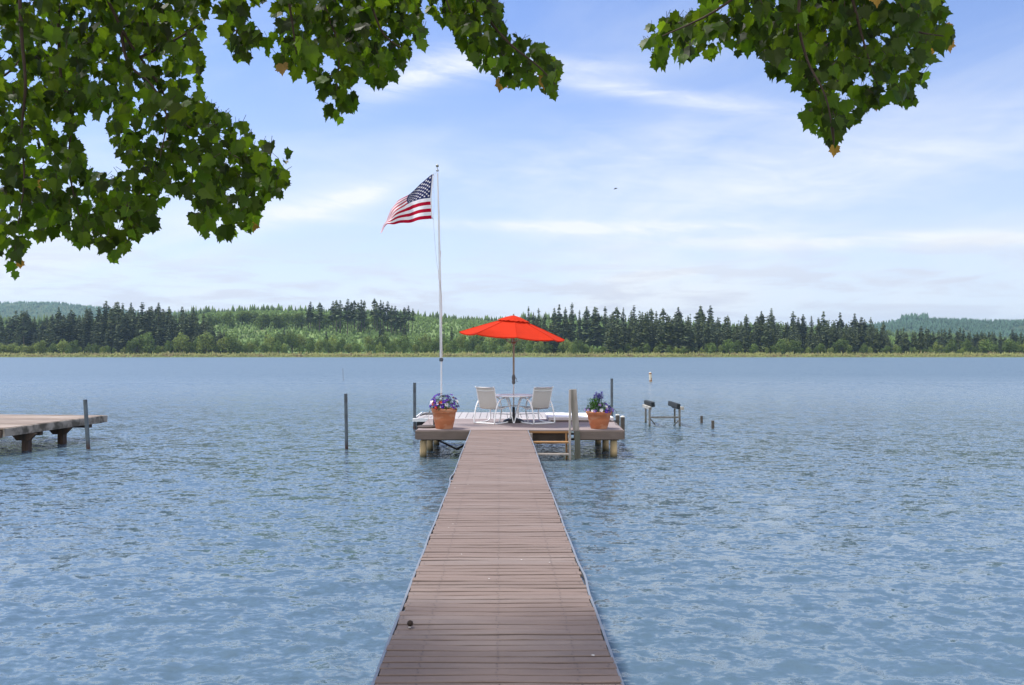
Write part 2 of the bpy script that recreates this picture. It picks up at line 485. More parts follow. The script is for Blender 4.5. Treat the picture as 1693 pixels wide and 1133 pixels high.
# ------------------------------------------------------------------ boardwalk
def build_boardwalk():
    rng = random.Random(7)
    root = empty("boardwalk", (0, 0.3, 0), label="long narrow boardwalk of brown crosswise boards running straight out over the lake", cat="boardwalk")
    mb = MB(); sc = MB(); sp = MB()
    y = 0.35; x0, x1 = -0.63, 0.612
    pitch = 0.0845
    k = 0
    while y < 17.24:
        w = pitch - rng.choice([0.008, 0.010, 0.012, 0.014, 0.017]) - (0.007 if rng.random() < 0.15 else 0)
        w = min(w, 17.27 - y)
        bow = rng.uniform(-0.004, 0.010) ; tilt = rng.gauss(0, 0.004)
        e0, e1 = rng.gauss(0, 0.006), rng.gauss(0, 0.006)
        n = 8
        ztop = DECKZ + rng.gauss(0, 0.0012) - 0.004
        vs = []
        for i in range(n + 1):
            u = i / n
            x = (x0 + e0) * (1 - u) + (x1 + e1) * u
            yc = y + bow * (1 - (2 * u - 1) ** 2) * -1 + tilt * (u - .5) * 2
            zz = ztop + 0.004 * math.sin(u * 6.3 + k * .7) * rng.random()
            for (dy, dz) in ((0, -0.003), (0.003, 0), (w - 0.003, 0), (w, -0.003), (w, -0.026), (0, -0.026)):
                vs.append((x, yc + dy - 0.3, zz + dz))
        fs = []
        for i in range(n):
            for j in range(6):
                a, b = i * 6 + j, i * 6 + (j + 1) % 6
                fs.append((a, a + 6, b + 6, b)) 
        fs.append(tuple(range(6))); fs.append(tuple(range(n * 6, n * 6 + 6))[::-1])
        fs = [f[::-1] for f in fs]
        mb.add(vs, fs)
        for sx in (x0 + 0.20, -0.01, x1 - 0.20) + ((x0 + .03, x1 - .03) if k % 3 == 0 else ()):
            for dy in (w * .25, w * .72):
                xx = sx + rng.gauss(0, 0.006); yy = y + dy - 0.3
                r = 0.0045
                c = [(xx + r * math.cos(a), yy + r * math.sin(a), ztop + 0.0036) for a in [i * math.pi / 3 for i in range(6)]]
                mb.add(c, [tuple(range(6))], 1)
        y += pitch; k += 1
    for i in range(15):
        x, yy, r = rng.uniform(-.58, .56), 4.2 + rng.random() ** 1.5 * 11, rng.uniform(0.004, 0.010)
        c = [(x + r * math.cos(a) * rng.uniform(.7, 1.4), yy - .3 + r * math.sin(a) * rng.uniform(.5, 1.1), DECKZ + 0.0045) for a in [j * math.pi / 4.5 for j in range(9)]]
        mb.add(c, [tuple(range(9))], 2)
    mb.build("decking", [comp, screw_m, guano_m], root)
    # long stringers and the thin metal strip bent along each edge
    for sx in (x0 + 0.07, -0.01, x1 - 0.07):
        MB().box((sx, 8.5, DECKZ - 0.11), (0.045, 17.0, 0.16)).build("stringer", dark_wood, root)
    for side, sx, kinks in ((-1, x0 - 0.012, ((10.6, .03), (6.7, -.006))), (1, x1 + 0.012, ((5.9, .020), (7.6, -.005)))):
        pts = []
        for i in range(150):
            yy = 0.1 + i * (17.0 / 150)
            off = 0.004 * math.sin(yy * 0.9 + side) + 0.0012 * math.sin(yy * 4.3)
            for ky, ka in kinks: off += side * ka * math.exp(-((yy + .3 - ky) / 0.28) ** 2)
            pts.append((sx + off, yy, DECKZ - 0.016 + 0.004 * math.sin(yy * 3.1)))
        mbt = MB()
        vs, fs = [], []
        for p in pts:
            x, yy, z = p
            for dx, dz in ((-.008, -.03), (.008, -.03), (.008, .010), (-.008, .010)): vs.append((x + dx, yy, z + dz))
        for i in range(len(pts) - 1):
            for j in range(4):
                a, b = i * 4 + j, i * 4 + (j + 1) % 4
                fs.append((a, b, b + 4, a + 4))
        mbt.add(vs, fs); mbt.build("edge_strip", trim_m, root)
    for yy in (2.4, 5.6, 8.8, 12.0, 15.2):
        for sx in (x0 + .14, x1 - .14):
            MB().tube([(sx, yy - .3, -1.2), (sx, yy - .3, DECKZ - .19)], .06, 10).build("pile", pile_m, root)
        MB().box((0, yy - .3, DECKZ - .215), (1.1, .05, .05)).build("crossbeam", dark_wood, root)
build_boardwalk()

def build_cone():
    rng = random.Random(3)
    p = WZ(678, 1.65 * F / (1036 - CY), DECKZ + .018)
    mb = MB()
    mb.lathe([(0.002, -.018), (.013, -.013), (.019, 0), (.016, .012), (.006, .019), (.001, .02)], 9)
    for i in range(15):
        a = i * 2.4; z = -.012 + i * .0011; r = .018 * math.cos((z) / .024)
        d = Vector((math.cos(a), math.sin(a), 0))
        c = d * r + Vector((0, 0, z)); s = Vector((-d.y, d.x, 0)) * .005
        mb.add([c - s, c + s, c + d * .006 + Vector((0, 0, .005))], [(0, 1, 2)])
    mb.build("tree_cone", mat("cone_brown", (.03, .018, .014), .8, .3, 60), loc=p, label="tiny dark brown round cone lying on the boardwalk boards near the left edge", cat="cone")
build_cone()

# ------------------------------------------------------------------ platform at the end
def build_platform():
    rng = random.Random(5)
    y0, y1 = 17.30, 20.40
    xl0, xl1, xr0, xr1 = -1.825, -1.825, 2.715, 2.90
    root = empty("dock_platform", (0.44, y0, 0), label="square raised dock platform with grey edge boards at the end of the boardwalk", cat="dock platform")
    O = root.location.copy()
    mb = MB(); y = y0; k = 0
    while y < y1 - 0.01:
        w = min(0.136, y1 - y)
        u0, u1 = (y - y0) / (y1 - y0), (y + w - .005 - y0) / (y1 - y0)
        cuts = [0, 1] if k % 2 else [0, .47, 1]
        def xs(u, t): return (xl0 + (xl1 - xl0) * u) * (1 - t) + (xr0 + (xr1 - xr0) * u) * t
        for a, b in zip(cuts[:-1], cuts[1:]):
            z = DECKZ + rng.gauss(0, .0008)
            pts = [(xs(u0, a) + .001, y), (xs(u0, b) - .002, y), (xs(u1, b) - .002, y + w - .005), (xs(u1, a) + .001, y + w - .005)]
            vs = [Vector((p[0], p[1], z)) - O for p in pts] + [Vector((p[0], p[1], z - .025)) - O for p in pts]
            mb.add(vs, [(0, 1, 2, 3), (7, 6, 5, 4), (0, 4, 5, 1), (1, 5, 6, 2), (2, 6, 7, 3), (3, 7, 4, 0)])
        y += 0.136; k += 1
    mb.build("decking", comp_pl, root)
    fz = DECKZ - .028 - .09
    # front face: left of the boardwalk and right of the ladder gap
    for a, b in ((-1.835, -.66), (1.63, 2.725)):
        MB().box(Vector(((a + b) / 2, y0 - .012, fz)) - O, (b - a, .028, .185), bev=.003).build("fascia", fascia_m, root)
    MB().beam(Vector((-1.845, y0 + .006, fz)) - O, Vector((-1.845, y1, fz)) - O, .026, .185).build("fascia", fascia_m, root)
    MB().beam(Vector((2.74, y0 + .006, fz)) - O, Vector((2.925, y1, fz)) - O, .026, .185).build("fascia", fascia_m, root)
    MB().beam(Vector((-1.84, y1 + .015, fz)) - O, Vector((2.92, y1 + .015, fz)) - O, .026, .185).build("fascia", fascia_m, root)
    for x in (-1.4, -.9, -.35, .2, .75, 1.3, 1.85, 2.4):
        MB().beam(Vector((x, y0 + .01 if not -.7 < x < 1.6 else y0 + .05, fz)) - O, Vector((x, y1 - .01, fz)) - O, .04, .17).build("joist", dark_wood, root)
    # orange-brown header over the ladder opening
    MB().box(Vector((1.115, y0 + .015, DECKZ - .05)) - O, (.92, .045, .045), bev=.004).build("header_beam", orange_wood, root)
    for y in (17.55, 18.75, 19.95):
        MB().box(Vector((.45, y, fz - .115)) - O, (4.4, .09, .04)).build("cross_beam", dark_wood, root)
    for x, y, r in ((-1.70, 17.5, .076), (-1.66, 18.7, .078), (-1.60, 19.9, .078), (2.54, 17.5, .078), (2.52, 18.7, .078), (2.50, 19.95, .078),
                    (0.45, 18.7, .07), (0.45, 19.95, .07)):
        MB().tube([Vector((x, y, -1.5)) - O, Vector((x, y, .1)) - O, Vector((x, y, fz - .135)) - O], [r * 1.05, r, r * .97], 16).build("pile", pile_m, root)
    for (a, b) in (((-1.55, 18.2, .36), (-1.0, 18.4, .06)), ((-1.0, 18.4, .06), (-.45, 18.6, .36))):
        MB().beam(Vector(a) - O, Vector(b) - O, .04, .04).build("brace", dark_wood, root)
build_platform()

def build_ladder():
    root = empty("dock_ladder", (1.1, 17.2, 0), label="wooden ladder with one tall grey rail going into the water beside the boardwalk end", cat="ladder")
    O = root.location.copy()
    # tall rail: two grey boards, the wide one facing the camera
    a0, a1 = W(945, 757, 16.95), W(939.5 + 5, 644, 17.24)
    MB().beam(Vector((1.515, 17.02, -.25)) - O, Vector((1.545, 17.24, 1.51)) - O, .045, .085, bev=.004).build("rail_board", greywood, root)
    MB().beam(Vector((1.68, 17.255, DECKZ - .012)) - O, Vector((1.615, 17.275, 1.515)) - O, .145, .035, bev=.004, up=(0, 1, 0)).build("rail_board", greywood, root)
    MB().beam(Vector((1.72, 17.20, -.4)) - O, Vector((1.70, 17.235, DECKZ - .02)) - O, .12, .05, bev=.004, up=(0, 1, 0)).build("rail_post", mat("mossy_grey_post", (.12, .12, .095), .9, .3, 8, (4, 4, .5), bump=.004, stain=(.2, .19, .17), stain_amt=.6), root)
    MB().beam(Vector((1.46, 17.12, -.1)) - O, Vector((1.46, 17.22, DECKZ - .07)) - O, .035, .09).build("stringer", orange_wood, root)
    MB().beam(Vector((.70, 17.12, -.1)) - O, Vector((.70, 17.22, DECKZ - .07)) - O, .035, .09).build("stringer", dark_wood, root)
    for z, y, m in ((.372, 17.08, orange_wood), (.13, 16.98, greywood)):
        MB().box(Vector((1.09, y, z)) - O, (.80, .19, .036), bev=.004).build("tread", m, root)
    MB().box(Vector((1.09, 17.36, .475)) - O, (.84, .03, .20)).build("shade_board", dark_wood, root)  # added dark board standing in for the shade under the platform
    # corner bracket where the ladder meets the boardwalk
    MB().box(Vector((.685, 17.16, .50)) - O, (.06, .05, .13), bev=.004).build("corner_bracket", greywood, root)
build_ladder()

def post(px, Y, ytop, r, label, cat="post", lean=(0, 0), m=None, group=None, name="steel_mooring_post", cap=None, zt=None):
    base = WZ(px, Y, 0)
    ht = zt if zt else CAMZ - (ytop - CY) * Y / F
    mb = MB().tube([(-lean[0] * .6, -lean[1] * .6, -.9), (0, 0, 0), (lean[0] * ht * .5, lean[1] * ht * .5, ht * .5), (lean[0] * ht, lean[1] * ht, ht)], r, 14)
    if cap:
        root = empty(name, base, label=label, cat=cat, group=group)
        mb.build("shaft", m or galv, root)
        MB().lathe([(r * 1.06, 0), (r * 1.08, .02), (r * .8, .035), (0.001, .045)], 14, (lean[0] * ht, lean[1] * ht, ht)).build("cap", cap, root)
        return root
    return mb.build(name, m or galv, loc=base, label=label, cat=cat, group=group)

post(573, 19.0, 651, .040, "dark grey steel pipe post standing alone in the water left of the boardwalk", lean=(-.015, 0))
post(146, 19.0, 661, .046, "grey steel pipe post leaning slightly beside the old weathered dock", lean=(-.075, .02))
post(685.5, 24.0, 633, .048, "dark pipe post standing at the left end of the floating dock section")
post(1011.5, 21.2, 626, .036, "slim dark pipe post rising behind the flower pot with spiky purple flowers")
stubw = mat("stub_pile_wood", (.10, .085, .07), .9, .25, 6, (4, 4, .6), bump=.004)
capw = mat("bleached_cap", (.62, .60, .55), .7, .1)
post(1021, 25.5, 687, .065, "pale-capped pile stub behind the platform's right corner, the left one of two", cat="pile", m=stubw, cap=capw, name="stub_pile")
post(1029.3, 22.3, 690, .062, "pale-capped pile stub off the platform's right corner, the right one of two", cat="pile", m=stubw, cap=capw, name="stub_pile")
post(1160, 26.2, 688, .043, "small dark pile stub in the water right of the boat lift, the left farther one", cat="pile", m=stubw, name="stub_pile")
post(1178.5, 24.2, 695.5, .045, "small dark pile stub sticking out of the water, rightmost thing in the lake", cat="pile", m=stubw, name="stub_pile")
post(567.5, 70, 609, .028, "very thin faint pole standing far out in the water beyond the lone grey post", cat="pole", name="thin_pole",
     m=mat("faint_pole", (.30, .33, .37), .6), lean=(-.03, 0))

def build_floating_dock():
    O = Vector((-.3, 25.2, 0))
    root = empty("floating_dock", O, label="low floating dock section with pale lengthwise boards behind the raised platform", cat="floating dock")
    bm_ = mat("pale_dock_board", (.36, .335, .335), .7, .08, 5, (3, .4, 1), island=.07)
    mb = MB(); x = -2.55; w = .215
    while x < 2.0:
        mb.box(Vector((x + w / 2, 25.2, .325)) - O, (w - .016, 2.5, .03)); x += w
    mb.build("decking", bm_, root)
    MB().box(Vector((-.28, 23.915, .29)) - O, (4.72, .05, .11), bev=.01).build("edge_bumper", white_pl, root)
    MB().box(Vector((-2.62, 25.2, .29)) - O, (.05, 2.6, .11), bev=.01).build("edge_bumper", white_pl, root)
    for x in (-2.1, -.3, 1.5):
        MB().box(Vector((x, 25.2, .10)) - O, (.9, 2.3, .28), bev=.04).build("float", black_pl, root)
    MB().box(Vector((-.28, 25.2, .27)) - O, (4.5, 2.4, .05)).build("frame", dark_wood, root)
    # black folded boarding ladder lying on the left corner
    lad = MB()
    for yy in (24.25, 24.75):
        lad.tube([Vector((-2.45, yy, .40)) - O, Vector((-2.3, yy, .44)) - O, Vector((-1.75, yy, .44)) - O, Vector((-1.65, yy, .36)) - O], .016, 8)
    for xx in (-2.3, -2.05, -1.8):
        lad.tube([Vector((xx, 24.25, .44)) - O, Vector((xx, 24.75, .44)) - O], .014, 8)
    lad.tube([Vector((-2.2, 24.4, .44)) - O, Vector((-2.15, 24.45, .60)) - O, Vector((-1.9, 24.45, .60)) - O, Vector((-1.85, 24.4, .44)) - O], .014, 8)
    lad.build("folded_ladder", black_pl, root)
build_floating_dock()

def build_swim_pad():
    O = Vector((2.0, 20.1, DECKZ))
    root = empty("swim_pad", O, label="low white flat box lying across the right rear of the platform behind the chairs", cat="pad")
    MB().box((0.01, 0.02, .056), (1.62, 1.45, .092), bev=.012).build("shell", mat("pad_side_shaded", (.50, .47, .50), .6, .05), root)  # white box: the shade on its sides is put into a grey-lilac colour
    MB().box((0.01, 0.02, .1085), (1.60, 1.43, .012), bev=.004).build("top", mat("pad_top", (.90, .90, .88), .5, .04, 2), root)
    MB().box((0.01, -.702, .03), (1.5, .012, .02)).build("edge_strip", fascia_m, root)
    c = empty("mooring_cleat", (2.83, 19.15, DECKZ), label="black mooring cleat with a thin loose cord at the right corner of the platform", cat="cleat")
    MB().beam((-.06, 0, .045), (.06, 0, .05), .018, .018).box((-.02, 0, .022), (.016, .016, .045)).box((.02, 0, .022), (.016, .016, .045)).build("horn", black_pl, c)
    pts = [Vector((.02, 0, .06)), Vector((.05, .05, .16)), Vector((.03, .12, .27)), Vector((-.03, .16, .33)), Vector((-.10, .15, .28))]
    MB().tube(pts, .005, 6).build("cord", black_pl, c)
    MB().tube([(0, 0, .05), (-.04, -.2, .02), (-.08, -.5, .012), (-.06, -.8, .012)], .005, 6).build("cord", black_pl, c)
build_swim_pad()
# ------------------------------------------------------------------ umbrella, table, chairs
def smooth_path(pts, n=6, closed=False):
    """Catmull-Rom through the points"""
    P = [Vector(p) for p in pts]; out = []
    m = len(P)
    for i in range(m if closed else m - 1):
        if closed: a, b, c, d = P[i - 1], P[i], P[(i + 1) % m], P[(i + 2) % m]
        else: a, b, c, d = P[max(i - 1, 0)], P[i], P[i + 1], P[min(i + 2, m - 1)]
        for k in range(n):
            t = k / n
            out.append(.5 * ((2 * b) + (c - a) * t + (2 * a - 5 * b + 4 * c - d) * t * t + (3 * b - 3 * c + d - a) * t ** 3))
    if not closed: out.append(P[-1])
    return out

TBX, TBY = 0.345, 19.30
def build_umbrella():
    root = empty("patio_umbrella", (TBX, TBY, DECKZ), label="open bright red-orange patio umbrella on a brown pole over the white table", cat="umbrella")
    red = mat("red_canvas", (0.57, 0.036, 0.012), .9, .05, 6, bump=.0006, bscale=300, transl=.22, tcol=(0.75, .05, .01), spec=.1)
    polem = mat("bronze_pole", (.25, .19, .14), .4, .12, 6, metal=.4)
    silver = mat("pale_pole", (.52, .50, .50), .35, .06, metal=.4)
    crank = mat("crank_grey", (.10, .10, .10), .5, .2)
    ribm = mat("rib_metal", (.3, .25, .2), .45, metal=.5)
    T = Matrix.Rotation(R(4.4), 4, 'Y') @ Matrix.Rotation(R(2.4), 4, 'X')
    top = Vector((0, 0, 2.56)); n = 8; Rr = 1.30; drop = .41; ph = R(4)
    def P(r, a, z): return top + (T @ Vector((r * math.cos(a), r * math.sin(a), z)))
    mb = MB(); rings = 8; sub = 6
    vs, fs = [], []
    for i in range(rings + 1):
        t = i / rings; r0 = .16 + (Rr - .16) * t
        for s in range(n):
            for q in range(sub):
                u = q / sub
                a0, a1 = ph + s * 2 * math.pi / n, ph + (s + 1) * 2 * math.pi / n
                p0 = Vector((r0 * math.cos(a0), r0 * math.sin(a0), 0)); p1 = Vector((r0 * math.cos(a1), r0 * math.sin(a1), 0))
                p = p0.lerp(p1, u)
                sag = -.030 * t * 4 * u * (1 - u) 
                z = -.035 - drop * (t ** 1.08) + sag
                vs.append(top + T @ Vector((p.x, p.y, z)))
    m_ = n * sub
    for i in range(rings):
        for k in range(m_):
            k2 = (k + 1) % m_
            fs.append((i * m_ + k, i * m_ + k2, (i + 1) * m_ + k2, (i + 1) * m_ + k)[::-1])
    mb.add(vs, fs, 0, False)
    # hem folded down
    vs2, fs2 = [], []
    for k in range(m_):
        v = vs[rings * m_ + k]; vs2 += [v, v + T.to_3x3() @ Vector((0, 0, -.028)) * (1 if k % sub else .7)]
    for k in range(m_):
        k2 = (k + 1) % m_
        fs2.append((2 * k, 2 * k + 1, 2 * k2 + 1, 2 * k2))
    mb.add(vs2, fs2)
    for s in range(n):       # raised seams over the ribs
        a = s * sub
        mb.tube([Vector(vs[i * m_ + a]) + Vector((0, 0, .004)) for i in range(1, rings + 1)], .006, 5)
    mb.build("canopy", red, root)
    # the loose vent cap with puckered edge
    vt = MB(); vs, fs = [], []
    K = 64
    for i, (r, z) in enumerate(((.004, .062), (.06, .048), (.18, .012), (.30, -.042), (.40, -.088))):
        for k in range(K):
            a = ph + 2 * math.pi * k / K
            edge = abs(((k / K * n) % 1) - .5) * 2        # 1 at ribs
            pk = .030 * (i / 4) ** 2 * (math.sin(k * 1.9) * .5 + .6) * (1 - edge * .6)
            rr = r * (1 - .06 * (1 - edge) * (i / 4))
            vs.append(P(rr, a, z + pk))
    for i in range(4):
        for k in range(K):
            k2 = (k + 1) % K
            fs.append((i * K + k, (i + 1) * K + k, (i + 1) * K + k2, i * K + k2))
    vt.add(vs, fs, 0, True)
    vt.build("vent_cap", red, root)
    MB().lathe([(.001, .10), (.016, .095), (.018, .075), (.012, .06)], 10, top).build("finial", polem, root)
    for s in range(n):
        a = ph + s * 2 * math.pi / n
        pts = [P(.03, a, -.06), P(Rr * .5, a, -.035 - drop * .5 ** 1.08 - .014), P(Rr - .01, a, -.035 - drop - .012)]
        rb = MB().tube(pts, .008, 6).build("rib", ribm, root)
        MB().tube([P(.05, a, -.62), P(Rr * .5, a, -.035 - drop * .5 ** 1.08 - .02)], .006, 6).build("strut", ribm, rb)
    MB().lathe([(.02, -.60), (.055, -.60), (.055, -.65), (.02, -.66)], 14, top).build("hub", polem, root)
    MB().tube([(0, 0, 1.0), (0, 0, 2.3), (0.0, 0, 2.62)], .024, 14).build("upper_pole", polem, root)
    MB().tube([(0, 0, .05), (0, 0, 1.02)], .019, 14).build("lower_pole", silver, root)
    cr = MB().lathe([(.022, .93), (.038, .95), (.045, 1.0), (.034, 1.02), (.042, 1.05), (.046, 1.10), (.036, 1.14), (.025, 1.17)], 14).build("crank_housing", crank, root)
    MB().tube([(.03, -.02, 1.08), (.07, -.03, 1.08), (.07, -.03, 1.0), (.10, -.03, 1.0)], .008, 6).build("crank_handle", crank, cr)
    b = empty("umbrella_base", (TBX, TBY, DECKZ), label="round black domed umbrella base on the platform under the white table", cat="umbrella base")
    MB().lathe([(.25, 0.001), (.262, .02), (.25, .045), (.17, .085), (.07, .11), (.034, .12)], 32).build("dome", black_pl, b)
    MB().lathe([(.034, .115), (.034, .36), (.024, .37)], 16).build("sleeve", black_pl, b)
build_umbrella()

def build_table():
    root = empty("patio_table", (TBX, TBY, DECKZ), label="round white patio table under the red umbrella between the two chairs", cat="table")
    H = .665
    MB().lathe([(.026, H - .004), (.54, H - .004), (.545, H - .012), (.54, H - .018), (.026, H - .018)], 48).build("tabletop", mat("table_glass", (.72, .74, .77), .12, .03, 3, spec=.6), root)
    MB().tube([(.55 * math.cos(a), .55 * math.sin(a), H - .012) for a in [i * math.pi / 24 for i in range(48)]], .016, 8, closed=True).build("rim", white_mt, root)
    MB().tube([(.13 * math.cos(a), .13 * math.sin(a), .40) for a in [i * math.pi / 12 for i in range(24)]], .009, 6, closed=True).build("ring", white_mt, root)
    for q in range(4):
        a = R(-90) + q * math.pi / 2
        d, s = Vector((math.cos(a), math.sin(a), 0)), Vector((-math.sin(a), math.cos(a), 0))
        U = Vector((0, 0, 1))
        pts = smooth_path([d * .42 + s * .21 + U * (H - .03), d * .33 + s * .15 + U * .52, d * .30 + s * .075 + U * .28, d * .34 + s * .018 + U * .04, d * .36 + U * .012,
                           d * .34 - s * .018 + U * .04, d * .30 - s * .075 + U * .28, d * .33 - s * .15 + U * .52, d * .42 - s * .21 + U * (H - .03)], 5)
        MB().tube(pts, .0125, 8).build("leg", white_mt, root)
build_table()

def build_chair():
    root = empty("patio_chair", (0, 0, DECKZ), label="white sling patio chair left of the umbrella pole, turned towards the table", cat="chair", group="white sling chairs at the table")
    sling = mat("sling_mesh", (.66, .645, .61), .8, .04, 30, bump=.0008, bscale=220, transl=.22, tcol=(.75, .73, .68))
    hw = .245
    # sling surface: profile from back top to seat front, with thickness
    prof = smooth_path([(0, -.43, .885), (0, -.385, .865), (0, -.36, .80), (0, -.30, .60), (0, -.235, .42), (0, -.19, .365), (0, -.05, .345), (0, .12, .375), (0, .235, .40), (0, .275, .385)], 5)
    for name, a, b in (("back_sling", 0, 22), ("seat_sling", 22, len(prof) - 1)):
        vs, fs = [], []
        seg = prof[a:b + 1]; nx = 9
        for i, p in enumerate(seg):
            for j in range(nx):
                u = j / (nx - 1) * 2 - 1
                sag = -.014 * (1 - u * u)
                t = (seg[min(i + 1, len(seg) - 1)] - seg[max(i - 1, 0)]).normalized(); nrm = Vector((0, -t.z, t.y))
                if nrm.z < 0 and abs(nrm.z) > .3: nrm = -nrm
                base = Vector((u * hw, p.y, p.z))
                vs.append(base + Vector((0, nrm.y * sag, nrm.z * sag)))
        n0 = len(vs)
        vs += [v + Vector((0, -.004, -.003)) for v in vs]
        for i in range(len(seg) - 1):
            for j in range(nx - 1):
                q = (i * nx + j, i * nx + j + 1, (i + 1) * nx + j + 1, (i + 1) * nx + j)
                fs.append(q); fs.append(tuple(k + n0 for k in q[::-1]))
        MB().add(vs, fs, 0, True).build(name, sling, root)
    for s in (-1, 1):
        x = s * (hw + .012)
        MB().tube([(x, p.y, p.z) for p in prof[1:]], .0135, 8).build("seat_rail", white_mt, root)
        x2 = s * (hw + .05)
        # arm, front upright and sled runner in one bent tube
        loop = smooth_path([(x2, -.40, .014), (x2, -.425, .06), (x2, -.40, .20), (x2, -.35, .36), (x2, -.27, .50), (x2, -.14, .585), (x2, .04, .615), (x2, .17, .60), (x2, .25, .52),
                            (x2, .275, .40), (x2, .29, .24), (x2, .285, .11), (x2, .22, .04), (x2, .08, .014), (x2, -.10, .013), (x2, -.28, .013)], 4, closed=True)
        MB().tube(loop, .018, 8, closed=True).build("side_frame", white_mt, root)
        MB().tube([(x - s * .01, -.23, .41), (x2, -.335, .40)], .010, 6).build("bracket", white_mt, root)
        MB().tube([(x - s * .01, .20, .39), (x2, .277, .40)], .010, 6).build("bracket", white_mt, root)
    MB().tube([(-hw - .05, -.41, .018), (hw + .05, -.41, .018)], .018, 8).build("rear_crossbar", white_mt, root)
    MB().tube([(-hw - .05, .286, .20), (hw + .05, .286, .20)], .011, 8).build("front_crossbar", white_mt, root)
    MB().tube([(-hw - .01, -.405, .868), (hw + .01, -.405, .868)], .013, 8).build("top_rail", white_mt, root)
    MB().tube(smooth_path([(-hw, -.385, .80), (0, -.40, .785), (hw, -.385, .80)], 5), .010, 6).build("back_brace", white_mt, root)
    return root
def seat_chair(o, cx, cy, rz):
    o.rotation_euler.z = rz
    # place the rear crossbar's middle at cx, cy
    o.location = Vector((cx, cy, DECKZ)) - Matrix.Rotation(rz, 3, 'Z') @ Vector((0, -.41, 0))
ch = build_chair()
ch2 = copy_tree(ch)
ch2["label"] = "white sling patio chair right of the umbrella pole, turned towards the table"
seat_chair(ch, -.36, 18.78, R(-33))
seat_chair(ch2, 1.06, 18.78, R(30))

# ------------------------------------------------------------------ flowers in terracotta pots
terra = mat("terracotta", (.50, .17, .075), .8, .12, 5, (1, 1, 2), bump=.002, stain=(.62, .34, .21), stain_amt=.7, stain_scale=4)
soil_m = mat("potting_soil", (.03, .02, .014), .95, .4, 30)
leaf_m = mat("flower_leaf", (.035, .085, .02), .6, .3, 20, island=.4, transl=.2)
PET = {k: mat("petal_" + k, c, .9, .08, 20, island=.2, transl=.25, spec=.08) for k, c in
       dict(violet=(.085, .02, .36), deep_blue=(.03, .02, .20), white=(.80, .78, .80), red=(.42, .015, .04), maroon=(.10, .012, .03), lilac=(.30, .20, .48)).items()}
yel = mat("flower_eye", (.75, .5, .03), .6)
def bloom_mesh(kind, r, rng):
    mb = MB()
    for k in range(5):
        a = k * 2 * math.pi / 5 + rng.uniform(-.15, .15)
        d, s = Vector((math.cos(a), math.sin(a), 0)), Vector((-math.sin(a), math.cos(a), 0))
        U = Vector((0, 0, 1))
        vs = [U * 0, d * r * .5 - s * r * .42 + U * r * .18, d * r - s * r * .30 + U * r * .15, d * r * 1.1 + U * r * .05, d * r + s * r * .30 + U * r * .15, d * r * .5 + s * r * .42 + U * r * .18]
        mb.add(vs, [(0, 1, 2, 3), (0, 3, 4, 5)])
    mb.add([Vector((.2 * r * math.cos(i * 1.257), .2 * r * math.sin(i * 1.257), .12 * r)) for i in range(5)], [(0, 1, 2, 3, 4)], 1)
    return mb
